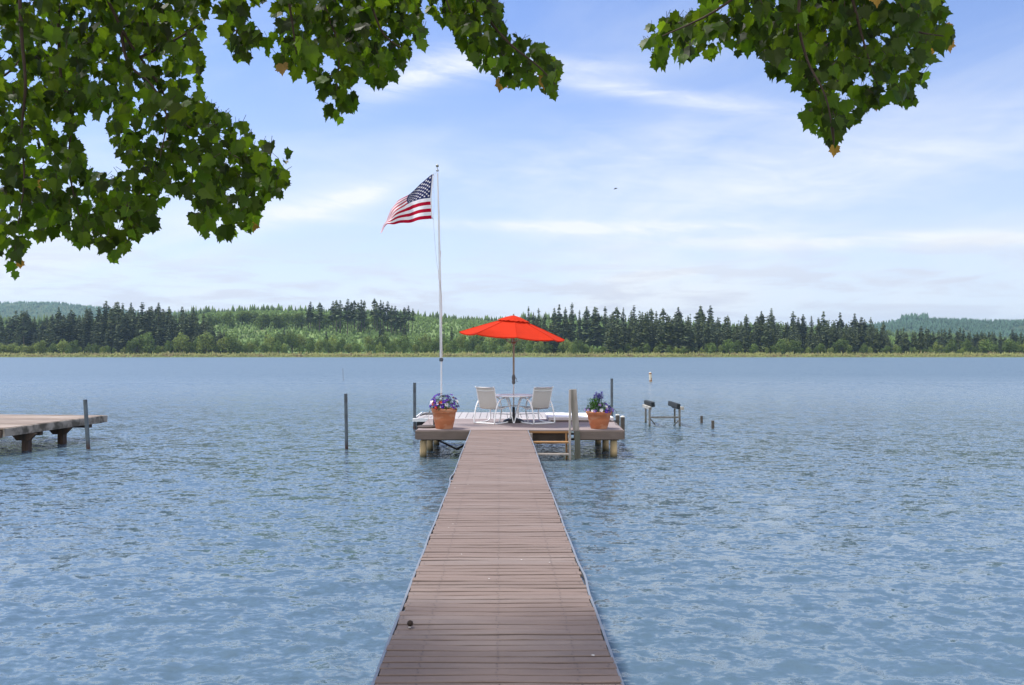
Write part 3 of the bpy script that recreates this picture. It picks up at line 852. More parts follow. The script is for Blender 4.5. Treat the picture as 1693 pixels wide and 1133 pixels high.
def build_pot(x, y, H, rr, rb, plabel, flabel, seed, kind):
    rng = random.Random(seed)
    p = empty("flower_pot", (x, y, DECKZ), label=plabel, cat="flower pot", group="terracotta pots on the platform")
    t = rr / .29
    prof = [(rb * .97, 0.001), (rb, .008), (rb + (rr - rb) * .42, H * .42), (rb + (rr - rb) * .44, H * .43), (rb + (rr - rb) * .45, H * .455), (rr * .895, H * .80), (rr * .95, H * .815), (rr * .97, H * .84),
            (rr * .93, H * .855), (rr * .985, H * .88), (rr, H * .93), (rr, H * .985), (rr * .98, H), (rr * .90, H), (rr * .88, H * .97), (rr * .86, H * .80)]
    MB().lathe(prof, 40).build("body", terra, p)
    MB().lathe([(.001, H * .92), (rr * .87, H * .92)], 24).build("soil", soil_m, p)
    f = empty("flowering_plant", (x, y, DECKZ + H * .92), label=flabel, cat="flowers")
    fol = MB()
    for i in range(420):
        a = rng.uniform(0, 2 * math.pi); q = math.sqrt(rng.random()) * rr * 1.03
        hmax = (.30 if kind == 0 else .24) * math.sqrt(max(0, 1 - (q / (rr * 1.12)) ** 2)) + .03
        c = Vector((q * math.cos(a), q * math.sin(a), rng.uniform(.2, 1) * hmax))
        n = (c + Vector((0, 0, .1)) + Vector([rng.uniform(-.2, .2) for _ in range(3)])).normalized()
        s = n.cross(Vector((rng.uniform(-1, 1), rng.uniform(-1, 1), .1))).normalized(); d = n.cross(s)
        L_ = rng.uniform(.03, .055); w = L_ * .34
        fol.add([c, c + d * L_ * .45 + s * w + n * .006, c + d * L_, c + d * L_ * .45 - s * w + n * .006], [(0, 1, 2), (0, 2, 3)])
    for i in range(26):
        a = rng.uniform(0, 2 * math.pi); q = rr * rng.uniform(.1, .7)
        fol.tube([(q * .5 * math.cos(a), q * .5 * math.sin(a), 0), (q * math.cos(a), q * math.sin(a), .22)], .003, 5)
    fol.build("foliage", leaf_m, f)
    cols = ["violet", "violet", "deep_blue", "deep_blue", "violet", "violet", "white", "red", "maroon", "white"] if kind == 0 else ["violet", "lilac", "lilac", "white", "deep_blue", "violet"]
    protos = {}
    nb = 98 if kind == 0 else 62
    for i in range(nb):
        c_ = rng.choice(cols)
        a = rng.uniform(0, 2 * math.pi); el = rng.uniform(.0, 1)
        q = rr * 1.10 * math.sqrt(1 - el * el * .85)
        if kind == 0:
            h = .06 + .30 * el
            if el > .55: c_ = rng.choice(["violet", "deep_blue", "violet", "maroon", "deep_blue"])
        else:
            if math.cos(a) < -.2 and el > .3: continue
            h = .03 + .17 * el
        n = Vector((q * math.cos(a), q * math.sin(a), h))
        key = c_
        if key not in protos:
            protos[key] = bloom_mesh(c_, .036, rng).build("bloom", [PET[c_], yel], f); o = protos[key]
        else:
            o = protos[key].copy(); COL.objects.link(o); o.parent = f
        o.location = n
        d = (Vector((n.x, n.y, h * .8 + .05)).normalized() + Vector((0, -.35, .1))).normalized()
        o.rotation_euler = d.to_track_quat('Z', 'Y').to_euler()
        sc = rng.uniform(.75, 1.15); o.scale = (sc, sc, sc)
    if kind == 1:       # upright purple spikes and a lush green tuft on the left
        for (sx, sy, top) in ((-.10, 0, .40), (-.055, .03, .46), (0.0, -.02, .44), (.03, .05, .42), (.065, 0, .47), (-.02, .06, .40)):
            sp = MB()
            sp.tube([(sx * .7, sy, .02), (sx, sy, top)], .004, 5, 1)
            for i in range(110):
                t_ = rng.random(); z = top - .17 * t_; a = rng.uniform(0, 6.3); r = .010 + .026 * t_
                c = Vector((sx + r * math.cos(a), sy + r * math.sin(a), z)); d = Vector((math.cos(a), math.sin(a), .5)) * .020; s = Vector((-math.sin(a), math.cos(a), 0)) * .013
                sp.add([c - s, c + s, c + d], [(0, 1, 2)])
            sp.build("flower_spike", [PET["violet"], leaf_m], f)
        tf = MB()
        for i in range(260):
            a = rng.uniform(0, 6.3); q = rng.random() * .16
            c = Vector((-.11 + q * math.cos(a), -.08 + q * math.sin(a), rng.uniform(.02, .30)))
            d = Vector((math.cos(a), math.sin(a), 1.2)).normalized() * .06; s = Vector((-math.sin(a), math.cos(a), 0)) * .013
            tf.add([c, c + d * .5 + s, c + d, c + d * .5 - s], [(0, 1, 2), (0, 2, 3)])
        tf.build("leaf_tuft", mat("lush_leaf", (.05, .14, .02), .6, .2, 20, island=.3, transl=.2), f)
build_pot(-1.243, 17.66, .45, .292, .192, "terracotta pot on the platform's left front corner, the taller of the two", "rounded mound of purple, white and red blooms in the left terracotta pot", 11, 0)
build_pot(2.232, 17.66, .385, .292, .185, "terracotta pot on the platform's right front corner beside the tall ladder rail", "upright purple flower spikes over pale purple blooms in the right terracotta pot", 12, 1)

def build_hose():
    root = empty("low_round_stand", W(706, 704, 17.9).xy.to_3d() + Vector((0, 0, DECKZ)), label="flat dark round stand with a short dark stake beside the left flower pot", cat="stand")
    MB().lathe([(.001, .001), (.22, .001), (.235, .012), (.225, .032), (.17, .045), (.05, .05), (.001, .05)], 32).build("disc", mat("stand_rubber", (.07, .055, .05), .8, .2, 12, bump=.003), root)
    MB().tube([(.155, .04, .03), (.155, .04, .33)], .018, 10).build("stake", black_pl, root)
    MB().tube(smooth_path([(.12, -.03, .05), (.06, -.02, .10), (.03, 0, .22), (.06, .02, .38), (.13, .03, .46)], 5), .004, 6).build("cord", rope_m, root)
build_hose()

# ------------------------------------------------------------------ flagpole and flag
def build_flagpole():
    Y = 18.9
    root = empty("flagpole", (WZ(729.5, Y).x, Y, DECKZ), label="tall slender white flagpole rising from the platform behind the left flower pot", cat="flagpole")
    O = root.location.copy()
    def q(px, py, dy=0.0): return W(px, py, Y + dy) - O
    wp = mat("white_fibreglass", (.66, .67, .70), .4, .06, 4)
    path = [q(729.4, 598), q(728.8, 540), q(728.0, 500), q(727.3, 460), q(726.6, 420), q(725.5, 360), q(724.4, 320), q(723.4, 286)]
    MB().tube(path, [.032, .032, .031, .029, .027, .025, .022, .019], 12).build("pole", wp, root)
    low = q(729.6, 597); base = Vector((0, 0, 0))
    MB().tube([base, low], .019, 12).build("lower_sleeve", mat("sleeve_white", (.74, .76, .80), .4, .04), root)
    MB().lathe([(.019, -.04), (.044, -.035), (.05, 0), (.05, .02), (.034, .045)], 14, q(729.5, 595)).build("bracket", galv, root)
    MB().lathe([(.11, 0.001), (.11, .012), (.03, .018), (.026, .05), (.02, .06)], 20).build("base_plate", galv, root)
    MB().lathe([(.019, -.01), (.036, .0), (.036, .022), (.014, .04), (.006, .075)], 14, q(723.2, 283)).build("truck", mat("truck_steel", (.35, .37, .38), .4, metal=.6), root)
    b = Vector(q(723.0, 274.5)); rr = .038
    MB().lathe([(rr * math.sin(t), -rr * math.cos(t)) for t in [0.02 + i * 3.1 / 10 for i in range(11)]], 16, b).build("ball_finial", mat("ball_metal", (.25, .26, .22), .25, metal=.8), root)
    hl = smooth_path([q(721.2, 284), q(717, 300), q(717.8, 335), q(716.8, 362), q(719, 400), q(723, 440), q(728.5, 470, -.03), q(731, 520, -.035), q(727.5, 560, -.035), q(731, 590, -.035)], 6)
    MB().tube(hl, .0035, 5).build("halyard", rope_m, root)
    # narrow strip of wrapped cloth around the pole, spiralling
    sp = []
    for i in range(60):
        t = i / 59; py = 415 + t * 110; px = 726.6 + (py - 420) * .018
        c = q(px, py); a = t * 9
        sp.append(c + Vector((math.cos(a) * .030, math.sin(a) * .030, 0)))
    MB().tube(sp, .009, 6).build("wound_cord", mat("faded_cloth", (.62, .57, .60), .8, .1), root)
build_flagpole()

def build_flag():
    Y = 18.9
    O = W(714.5, 288, Y)
    # columns: fly position, top py, canton-bottom py, bottom py, px top, px mid, px bottom
    cols = [(0.0, 288.0, 327.5, 362.0, 715.0, 711.5, 713.5), (.10, 293.5, 328, 363.0, 704, 702, 703), (.20, 301, 328.5, 364.0, 692, 690, 692), (.32, 311, 329.5, 365.2, 680, 679, 680),
            (.42, 319.0, 333.5, 366.2, 670, 670, 669), (.55, 327, 345, 367.5, 654, 655, 656), (.68, 337, 353, 368.6, 643, 645, 646), (.80, 348, 360, 370, 634.5, 637, 638), (.90, 359, 367, 373.5, 628, 630, 631), (1.0, 373.5, 377, 381.0, 622.5, 623.5, 625)]
    us = [c[0] for c in cols]
    def S(u, v):
        cc = [np.interp(u, us, [c[k] for c in cols]) for k in range(1, 7)]
        m = 7 / 13
        if v < m:
            t = v / m; py = cc[0] + (cc[1] - cc[0]) * t; px = cc[3] + (cc[4] - cc[3]) * t
        else:
            t = (v - m) / (1 - m); py = cc[1] + (cc[2] - cc[1]) * t; px = cc[4] + (cc[5] - cc[4]) * t
        d = .34 * u + .12 * math.sin(u * 9 - v * 2.2) * min(1, u * 4) + (.55 * u * (1 - v) ** 1.3) + .03 * math.sin(u * 23 + v * 6) * min(1, u * 3)
        w = W(px + 1.3 * math.sin(v * 9 + u * 5) * min(1, 3 * u), py + 0.8 * math.sin(u * 17 + v * 3) * min(1, 2.5 * u), Y)
        return (w + Vector((0, d, 0)) * 1.0) - O
    nu, per = 72, 3
    nv = 13 * per
    grid = [[S(i / nu, j / nv) for j in range(nv + 1)] for i in range(nu + 1)]
    mb = MB()
    cu = .40 * nu
    vs = [grid[i][j] for i in range(nu + 1) for j in range(nv + 1)]
    base = len(mb.v); mb.v += [tuple(v) for v in vs]
    for i in range(nu):
        for j in range(nv):
            st = j // per
            mi = 2 if (i < cu and st < 7) else (0 if st % 2 == 0 else 1)
            a = i * (nv + 1) + j
            mb.f.append((a, a + 1, a + nv + 2, a + nv + 1)); mb.m.append(mi); mb.sm.append(True)
    # stars, 9 rows of 6 and 5
    def nrm(u, v):
        e = .004
        return (S(u + e, v) - S(u, v)).cross(S(u, v + e) - S(u, v)).normalized()
    for r in range(9):
        for c in range(6 if r % 2 == 0 else 5):
            u0 = .4 * ((c * 2 + 1 + (r % 2)) / 12); v0 = 7 / 13 * (r + 1) / 10
            n = nrm(u0, v0)
            pts = []
            for k in range(10):
                rad = .0195 if k % 2 == 0 else .009
                a = -math.pi / 2 + k * math.pi / 5
                pts.append((u0 + rad * math.cos(a) , v0 + rad * math.sin(a) * 1.5))
            for sg in (-1, 1):
                vv = [S(*p) + n * sg * .004 for p in [(u0, v0)] + pts]
                mb.add(vv, [(0, k, k % 10 + 1) for k in range(1, 11)], 1)
    fr = dict(rough=.9, bump=.0005, bscale=200, transl=.25, spec=.05)
    red = mat("flag_red", (.40, .006, .030), tcol=(.45, .006, .03), **fr); wht = mat("flag_white", (.78, .76, .79), tcol=(.8, .78, .8), **fr)
    blu = mat("flag_blue", (.020, .028, .095), tcol=(.02, .03, .12), **fr)
    root = empty("american_flag", O, label="stars and stripes flag blowing to the left from the white flagpole", cat="flag")
    mb.build("cloth", [red, wht, blu], root)
    h = MB(); pts = [S(0, j / 13) for j in range(14)]
    vs = []
    for p in pts: vs += [p + Vector((-.004, 0, 0)), p + Vector((.028, 0, 0)), p + Vector((.028, .004, 0)), p + Vector((-.004, .004, 0))]
    fs = []
    for i in range(13):
        for k in range(4):
            a, b = i * 4 + k, i * 4 + (k + 1) % 4; fs.append((a, b, b + 4, a + 4))
    h.add(vs, fs); h.build("header", mat("flag_header", (.66, .66, .72), .8), root)
    for j in (0.02, .98):
        p = S(0, j) + Vector((.014, 0, 0))
        h2 = MB().tube([p + Vector((.014 * math.cos(a), 0, .014 * math.sin(a))) for a in [i * math.pi / 5 for i in range(10)]], .003, 5, closed=True)
        h2.tube([p + Vector((.01, 0, 0)), p + Vector((.03, 0, -.05 if j > .5 else .05))], .003, 5)
        h2.build("clip", galv, root)
build_flag()

# ------------------------------------------------------------------ old dock on the left, boat lift, buoy, bird
def build_old_dock():
    A = Vector((-11.20, 17.73, 0)); B = Vector((-10.83, 21.55, 0))
    root = empty("old_dock", A, label="old weathered wooden dock with stained edge board on dark posts at the left side", cat="dock")
    O = A.copy()
    ob = mat("old_brown_board", (.24, .185, .15), .85, .25, 5, (.4, 3, 1), bump=.004, island=.22, stain=(.36, .31, .27), stain_amt=.8, stain_scale=2, stain_lo=.48)
    fb = mat("stained_edge_board", (.33, .285, .24), .9, .25, 5, (1, 1, 1), bump=.004, stain=(.055, .048, .035), stain_amt=.85, stain_scale=3.5, stain_lo=.44)
    ow = mat("old_post_wood", (.075, .05, .038), .85, .3, 5, (4, 4, .5), bump=.005, stain=(.035, .035, .03), stain_amt=.7, stain_scale=3)
    rng = random.Random(9)
    d = (B - A).normalized(); n = Vector((-d.y, d.x, 0)); Ln = (B - A).length
    mb = MB(); s = 0.0
    rot = Matrix((-n, d, Vector((0, 0, 1)))).transposed()
    while s < Ln:
        w = .138
        tz = rng.gauss(0, .003)
        c = A + d * (s + w / 2) + n * (2.6 + rng.uniform(-.02, .01)) + Vector((0, 0, DECKZ - .018 + tz))
        mb.box(c - O, (5.2, w - rng.uniform(.006, .016), .036), rot)
        s += w
    mb.build("decking", ob, root)
    up = Vector((0, 0, 1))
    MB().beam(A - d * .02 - n * .03 + up * (DECKZ - .105) - O, B + d * .06 - n * .03 + up * (DECKZ - .10) - O, .045, .185, bev=.006).build("edge_board", fb, root)
    MB().beam(A - d * .03 + up * (DECKZ - .14) - O, A - d * .03 + n * 5 + up * (DECKZ - .14) - O, .04, .16).build("end_board", ow, root)
    MB().beam(B + d * .02 + n * .1 + up * (DECKZ - .14) - O, B + d * .02 + n * 5 + up * (DECKZ - .14) - O, .04, .16).build("end_board", ow, root)
    for t, n0 in ((.95, .13), (2.36, .21), (1.2, 3.2), (3.0, 3.2)):
        pb = A + d * t + n * n0
        MB().box(pb + up * (-.35) - O, (.15, .15, 1.55), rot).build("post", ow, root)
    for t, n0 in ((.95, .13), (2.36, .21)):
        pb = A + d * t + n * n0
        z0, z1 = DECKZ - .20, DECKZ - .37
        vs = []
        for sgn in (-1, 1):
            for dx, z in ((-.33, z0), (.33, z0), (.16, z1), (-.16, z1)):
                vs.append(pb - n * dx + d * sgn * .04 - d * .10 + up * z - O)
        MB().add(vs, [(0, 1, 2, 3), (7, 6, 5, 4), (0, 4, 5, 1), (1, 5, 6, 2), (2, 6, 7, 3), (3, 7, 4, 0)]).build("corbel", ow, root)
    for n0 in (.25, 1.8, 3.4):
        MB().beam(A + d * .1 + n * n0 + up * (DECKZ - .115) - O, B - d * .1 + n * n0 + up * (DECKZ - .115) - O, .05, .15).build("joist", ow, root)
    for t in (1.35, 3.3):
        MB().beam(A + d * t - n * .0 + n * .05 + up * (DECKZ - .245) - O, A + d * t + n * 4.5 + up * (DECKZ - .245) - O, .12, .10).build("cross_beam", ow, root)
build_old_dock()

def build_boat_lift():
    YF, YR = 25.0, 26.3
    O = WZ(1096, 25.6)
    root = empty("boat_lift", O, label="abandoned boat lift cradle with four thin posts and two tilted dark padded bunks", cat="boat lift")
    gm = mat("lift_wood", (.21, .20, .18), .85, .25, 6, (4, 4, .5), bump=.003, stain=(.08, .08, .07), stain_amt=.6, band=(0, .12, (.04, .05, .03)))
    carpet = mat("bunk_carpet", (.022, .028, .032), .95, .3, 20, bump=.006)
    pale = mat("bunk_beam", (.42, .40, .36), .8, .15, 8, stain=(.18, .16, .13), stain_amt=.6)
    P = {}
    for k, px, Y, ty in (("fl", 1074, YF, 674), ("fr", 1124, YF, 675), ("rl", 1067.5, YR, 672), ("rr", 1115.5, YR, 673)):
        b = WZ(px, Y, -.8); t = W(px - (0.5 if k == 'fr' else 0), ty, Y)
        P[k] = t
        MB().tube([b - O, t - O], .034 if k[0] == 'f' else .032, 10).build("post", gm, root)
    MB().beam(W(1074, 690, YF) - O + Vector((0, -.04, 0)), W(1124, 690, YF) - O + Vector((0, -.04, 0)), .04, .055).build("crossbar", gm, root)
    MB().beam(W(1075.5, 693, YF) - O, W(1083, 702, YF + .3) - O, .025, .03).build("brace", gm, root)
    MB().beam(W(1122, 695, YF) - O, W(1112, 706, YF + .3) - O, .025, .03).build("brace", gm, root)
    for (a, b, ba, bb, rl) in ((W(1067.5, 665.5, YR + .2), W(1080, 669, YF - .2), W(1063.5, 669.5, YR), W(1076, 674, YF), 8),
                               (W(1107, 667, YR + .25), W(1122, 672, YF - .3), W(1112, 671, YR), W(1129.5, 674.2, YF), -6)):
        d = (b - a).normalized(); side = d.cross(Vector((0, 0, 1))).normalized()
        upv = Matrix.Rotation(R(rl), 3, d) @ Vector((0, 0, 1))
        bun = MB().beam(a - O, b - O, .11, .16, bev=.02, up=upv).build("bunk", carpet, root)
        MB().beam(ba - O - Vector((0, 0, .03)), bb - O - Vector((0, 0, .03)), .06, .10, bev=.005).build("bunk_beam", pale, root)
build_boat_lift()

def build_buoy():
    root = empty("marker_buoy", WZ(1076, 65.6), label="white cylindrical marker buoy leaning slightly far out on the lake behind the boat lift", cat="buoy")
    root.rotation_euler = (0, R(-4), 0)
    MB().lathe([(.10, -.3), (.12, -.02), (.12, .02), (.115, .06), (.115, .76), (.10, .80), (.04, .83), (.001, .835)], 18).build("body", mat("buoy_white", (.60, .54, .42), .5, .05), root)
    ob = mat("buoy_band", (.30, .13, .06), .6, .2)
    for z in (.06, .66): MB().lathe([(.118, z), (.1185, z + .05), (.118, z + .10)], 18).build("band", ob, root)
    MB().box((.05, -.112, .22), (.05, .02, .28)).build("mark", ob, root)
build_buoy()

def build_bird():
    root = empty("flying_bird", W(1018, 312, 60), label="tiny dark bird flying high in the open sky right of the flag", cat="bird")
    m = mat("bird_dark", (.015, .015, .018), .8)
    mb = MB()
    # body, head and tail as one tapered lathe laid along X
    prof = [(-.15, .004), (-.11, .014), (-.05, .035), (.02, .042), (.07, .032), (.10, .024), (.125, .026), (.145, .016), (.165, .003)]
    vs, fs = [], []
    for x, r in prof:
        for k in range(10):
            a = k * math.pi / 5; vs.append((-x, r * math.cos(a), r * .9 * math.sin(a)))
    for i in range(len(prof) - 1):
        for k in range(10):
            k2 = (k + 1) % 10; fs.append((i * 10 + k, i * 10 + k2, i * 10 + 10 + k2, i * 10 + 10 + k))
    mb.add(vs, fs, 0, True)
    mb.add([(.13, -.02, 0), (.13, .02, 0), (.2, .035, .004), (.2, -.035, .004)], [(0, 1, 2, 3)])
    mb.build("body", m, root)
    for s in (-1, 1):
        w = MB(); pts = [((-.06, s * .03, .015), (.05, s * .03, .012)), ((-.07, s * .14, .05), (.04, s * .13, .045)), ((-.02, s * .24, .035), (.06, s * .22, .03)), ((.06, s * .33, .0), (.08, s * .31, 0))]
        vs = [p for pr in pts for p in pr]; vs += [(a, b, c - .008) for a, b, c in vs]
        fs = []
        for i in range(3): fs += [(2 * i, 2 * i + 1, 2 * i + 3, 2 * i + 2), (2 * i + 8, 2 * i + 10, 2 * i + 11, 2 * i + 9), (2 * i, 2 * i + 2, 2 * i + 10, 2 * i + 8), (2 * i + 1, 2 * i + 9, 2 * i + 11, 2 * i + 3)]
        w.add(vs, fs); w.build("wing", m, root)
    root.rotation_euler = (R(10), R(-14), R(-20))
build_bird()
# ------------------------------------------------------------------ far shore: terrain
def ip(px, pts): return float(np.interp(px, [p[0] for p in pts], [p[1] for p in pts]))
HR = [(-1200, 40), (-300, 44), (0, 46), (200, 50), (300, 56), (345, 66), (420, 69), (560, 67), (680, 61), (760, 56), (840, 52), (900, 52), (1000, 50), (1060, 44), (1200, 40), (1400, 34), (1480, 27), (1600, 22), (1693, 17), (1900, 16), (2800, 30)]
def sstep(t): t = np.clip(t, 0, 1); return t * t * (3 - 2 * t)
def H(px, Y):
    hr = np.interp(px, [p[0] for p in HR], [p[1] for p in HR])
    x = (px - CX) * Y / F
    z = -1.0 + 1.9 * sstep((Y - 722) / 14) + 1.2 * sstep((Y - 740) / 40)
    g = sstep((Y - 775) / 500)
    z = z + (hr - 2) * (0.55 * g + .45 * sstep((Y - 850) / 420))
    z = z + g * (2.2 * np.sin(x * .013 + 1) * np.cos(Y * .011) + 1.2 * np.sin(x * .031 + Y * .02))
    z = z - (hr - 6) * sstep((Y - 1420) / 500)
    return z
def build_terrain():
    m = mat("shore_ground", (.13, .20, .055), .95, .35, .02, detail=8, stain=(.14, .15, .06), stain_amt=.5, stain_scale=.03)
    px = np.arange(-1300, 2900, 14.0); Y = np.concatenate([np.arange(700, 800, 6.0), np.arange(800, 1500, 14.0), np.arange(1500, 2300, 50.0)])
    PX, YY = np.meshgrid(px, Y)
    Z = H(PX, YY); X = (PX - CX) * YY / F
    v = np.stack([X, YY, Z], -1).reshape(-1, 3); nr, nc = X.shape
    i = np.arange(nr - 1)[:, None] * nc + np.arange(nc - 1)[None, :]
    f = np.stack([i, i + 1, i + nc + 1, i + nc], -1).reshape(-1, 4)
    tag(np_mesh("far_shore_ground", v, f, m, smooth=True), kind="structure")
build_terrain()

FARH = {"left": (3600, [(-1500, 540), (-600, 520), (-200, 508), (-40, 503), (0, 501), (40, 499), (90, 500), (130, 504), (170, 508), (250, 516), (300, 515), (345, 514.5), (380, 516), (440, 524), (560, 560), (700, 590)]),
        "right": (2600, [(1180, 590), (1330, 556), (1440, 534), (1475, 529), (1500, 526.5), (1530, 526), (1600, 528), (1650, 529), (1700, 530), (1900, 532), (2300, 525), (2900, 545)])}
def build_hills():
    hm = mat("hill_ground", (.045, .075, .028), .95, .3, .008, detail=8)
    for key, (Yr, prof) in FARH.items():
        px = np.arange(prof[0][0], prof[-1][0] + 1, 10.0)
        t = np.linspace(0, 1, 26)                      # 0 front foot, .6 ridge, 1 behind
        PX, T = np.meshgrid(px, t)
        top = CAMZ + (CY - np.interp(PX, [p[0] for p in prof], [p[1] for p in prof]) ) * Yr / F
        Y = Yr + (T - .62) * (1700 if key == "left" else 1300)
        shape = np.where(T < .62, sstep(T / .62) ** .8, 1 - .7 * sstep((T - .62) / .38))
        X = (PX - CX) * Yr / F + (Y - Yr) * (PX - CX) / F
        Z = (top - 10) * shape - 2 + shape * (6 * np.sin(X * .006 + Y * .004) + 4 * np.sin(X * .013 - Y * .009)) * (T < .6)
        v = np.stack([X, Y, Z], -1).reshape(-1, 3); nr, nc = X.shape
        i = np.arange(nr - 1)[:, None] * nc + np.arange(nc - 1)[None, :]
        f = np.stack([i, i + 1, i + nc + 1, i + nc], -1).reshape(-1, 4)
        tag(np_mesh("far_hill", v, f, hm, smooth=True), kind="structure")
        # forest cover of the hill
        rng = np.random.RandomState(3 if key == "left" else 5)
        n = 17000 if key == "left" else 15000
        lo, hi = (-700, 560) if key == "left" else (1330, 2400)
        p = rng.uniform(lo, hi, n); tt = rng.uniform(.18, .70, n)
        clump = np.sin(p * .05 + tt * 19) + np.sin(p * .021 - tt * 33 + 2)
        keep = clump > -1.5
        p, tt = p[keep], tt[keep]
        fi = tt * 25; r0 = np.floor(fi).astype(int); fr = fi - r0
        ci = (p - px[0]) / 10.0; c0 = np.clip(np.floor(ci).astype(int), 0, nc - 2); fc = ci - c0
        def bil(A): return (A[r0, c0] * (1 - fr) * (1 - fc) + A[r0 + 1, c0] * fr * (1 - fc) + A[r0, c0 + 1] * (1 - fr) * fc + A[r0 + 1, c0 + 1] * fr * fc)
        XX, YY2, ZZ = bil(X), bil(Y), bil(Z)
        hh = rng.uniform(9, 17, len(p)) if key == "left" else rng.uniform(9, 19, len(p))
        if key == "right": hh = np.where((tt > .56) & (p > 1490) & (p < 1535) & (rng.rand(len(p)) < .5), rng.uniform(24, 34, len(p)), hh)
        wd = hh * rng.uniform(.42, .62, len(p)) 
        cones = forest_mesh("distant_forest", XX, YY2, ZZ - 2, hh, wd, mat("distant_forest_" + key, (.040, .085, .055) if key == "right" else (.065, .125, .075), .9, .2, .01, island=.35), rng, 5)
        tag(cones, ("blue green forest covering the far hill on the left" if key == "left" else "dark blue green forest covering the far ridge on the right"), "forest", kind="stuff")

def forest_mesh(name, X, Y, Z, h, w, m, rng, sides=6, tiers=2, smooth=True):
    """many small ragged cone-shaped trees in one mesh"""
    n = len(X); Vs, Fs = [], []
    lev = [(0.05, 1.0, .45), (.35, .78, .85)][:tiers] if tiers == 2 else [(0.05, 1.0, .98)]
    if tiers == 3: lev = [(.04, 1.0, .42), (.26, .80, .68), (.5, .52, 1.0)]
    off = 0
    for (b, rad, tp) in [(0.05, 1.0, .62), (.38, .66, 1.0)] if tiers == 2 else lev:
        a = np.arange(sides) * 2 * np.pi / sides
        ang = a[None, :] + rng.uniform(0, 6.28, (n, 1))
        rr = (w[:, None] / 2) * rad * rng.uniform(.6, 1.25, (n, sides))
        base = np.stack([X[:, None] + rr * np.cos(ang), Y[:, None] + rr * np.sin(ang), Z[:, None] + h[:, None] * (b + rng.uniform(-.06, .06, (n, sides)))], -1)
        tip = np.stack([X + w * rng.uniform(-.05, .05, n), Y, Z + h * tp], -1)[:, None, :]
        V = np.concatenate([base, tip], 1).reshape(-1, 3)
        i0 = np.arange(n)[:, None] * (sides + 1)
        k = np.arange(sides)[None, :]
        f = np.stack([i0 + k, i0 + (k + 1) % sides, np.broadcast_to(i0 + sides, (n, sides))], -1).reshape(-1, 3) + off
        Vs.append(V); Fs.append(f); off += len(V)
    return np_mesh(name, np.concatenate(Vs), np.concatenate(Fs), m, smooth=smooth)
build_hills()

# ------------------------------------------------------------------ tree kinds
conif_m = mat("fir_needles", (.11, .14, .062), .85, .25, 9, transl=.3, island=.35, objrand=.4, subhue=.02, spec=.15)
spruce_m = mat("cedar_needles", (.115, .145, .05), .85, .25, 9, transl=.3, island=.3, objrand=.25, subhue=.02, spec=.15)
bark_m = mat("fir_bark", (.10, .085, .07), .95, .3, 12)
decid_m = mat("alder_leaves", (.12, .175, .042), .8, .25, 9, transl=.4, island=.35, objrand=.25, subhue=.02, spec=.2)
decid2_m = mat("willow_leaves", (.20, .25, .062), .8, .25, 9, transl=.4, island=.3, objrand=.2, subhue=.02, spec=.2)
def conifer_mesh(seed, width, bare, needles, ragged=1.0, name="conifer", step=1.0):
    """unit-height fir: trunk and whorls of drooping, ragged boughs"""
    rng = random.Random(seed); mb = MB()
    mb.tube([(0, 0, -.04), (0.004, 0, .3), (0, .004, .65), (0, 0, .985)], [.014, .011, .007, .002], 6, 1)
    z = bare; lean = [rng.uniform(-.01, .01) for _ in range(2)]
    while z < .985:
        t = (z - bare) / (1 - bare)
        env = (1 - t) ** .58 * (0.55 + .45 * min(1, t * 5 + .25)) * (1 + .25 * math.sin(z * 23 + seed))
        nb = 7 if t < .8 else 5
        a0 = rng.uniform(0, 6.28)
        for k in range(nb):
            if rng.random() < .10 * ragged: continue
            a = a0 + k * 6.283 / nb + rng.uniform(-.3, .3)
            r = width / 2 * env * rng.uniform(.55, 1.2 + .12 * ragged) + .006
            d, s = Vector((math.cos(a), math.sin(a), 0)), Vector((-math.sin(a), math.cos(a), 0))
            w = r * .34 + .006
            dr = rng.uniform(.12, .42) * r
            zz = z + rng.uniform(-.006, .006)
            c = Vector((lean[0] * z, lean[1] * z, zz))
            m1 = c + d * r * .5 + Vector((0, 0, -dr * .25)); tip = c + d * r + Vector((0, 0, -dr))
            th = Vector((0, 0, -.010 - r * .16))
            mb.add([c + Vector((0, 0, .008)), m1 + s * w, tip, m1 - s * w, m1 + th + d * r * .1], [(0, 1, 4), (1, 2, 4), (2, 3, 4), (3, 0, 4), (0, 3, 2, 1)])
        z += (.020 + .012 * rng.random() * ragged) * step
    me = mb.build(name, [needles, bark_m]).data
    bpy.data.objects.remove([o for o in bpy.data.objects if o.data == me][0])
    return me
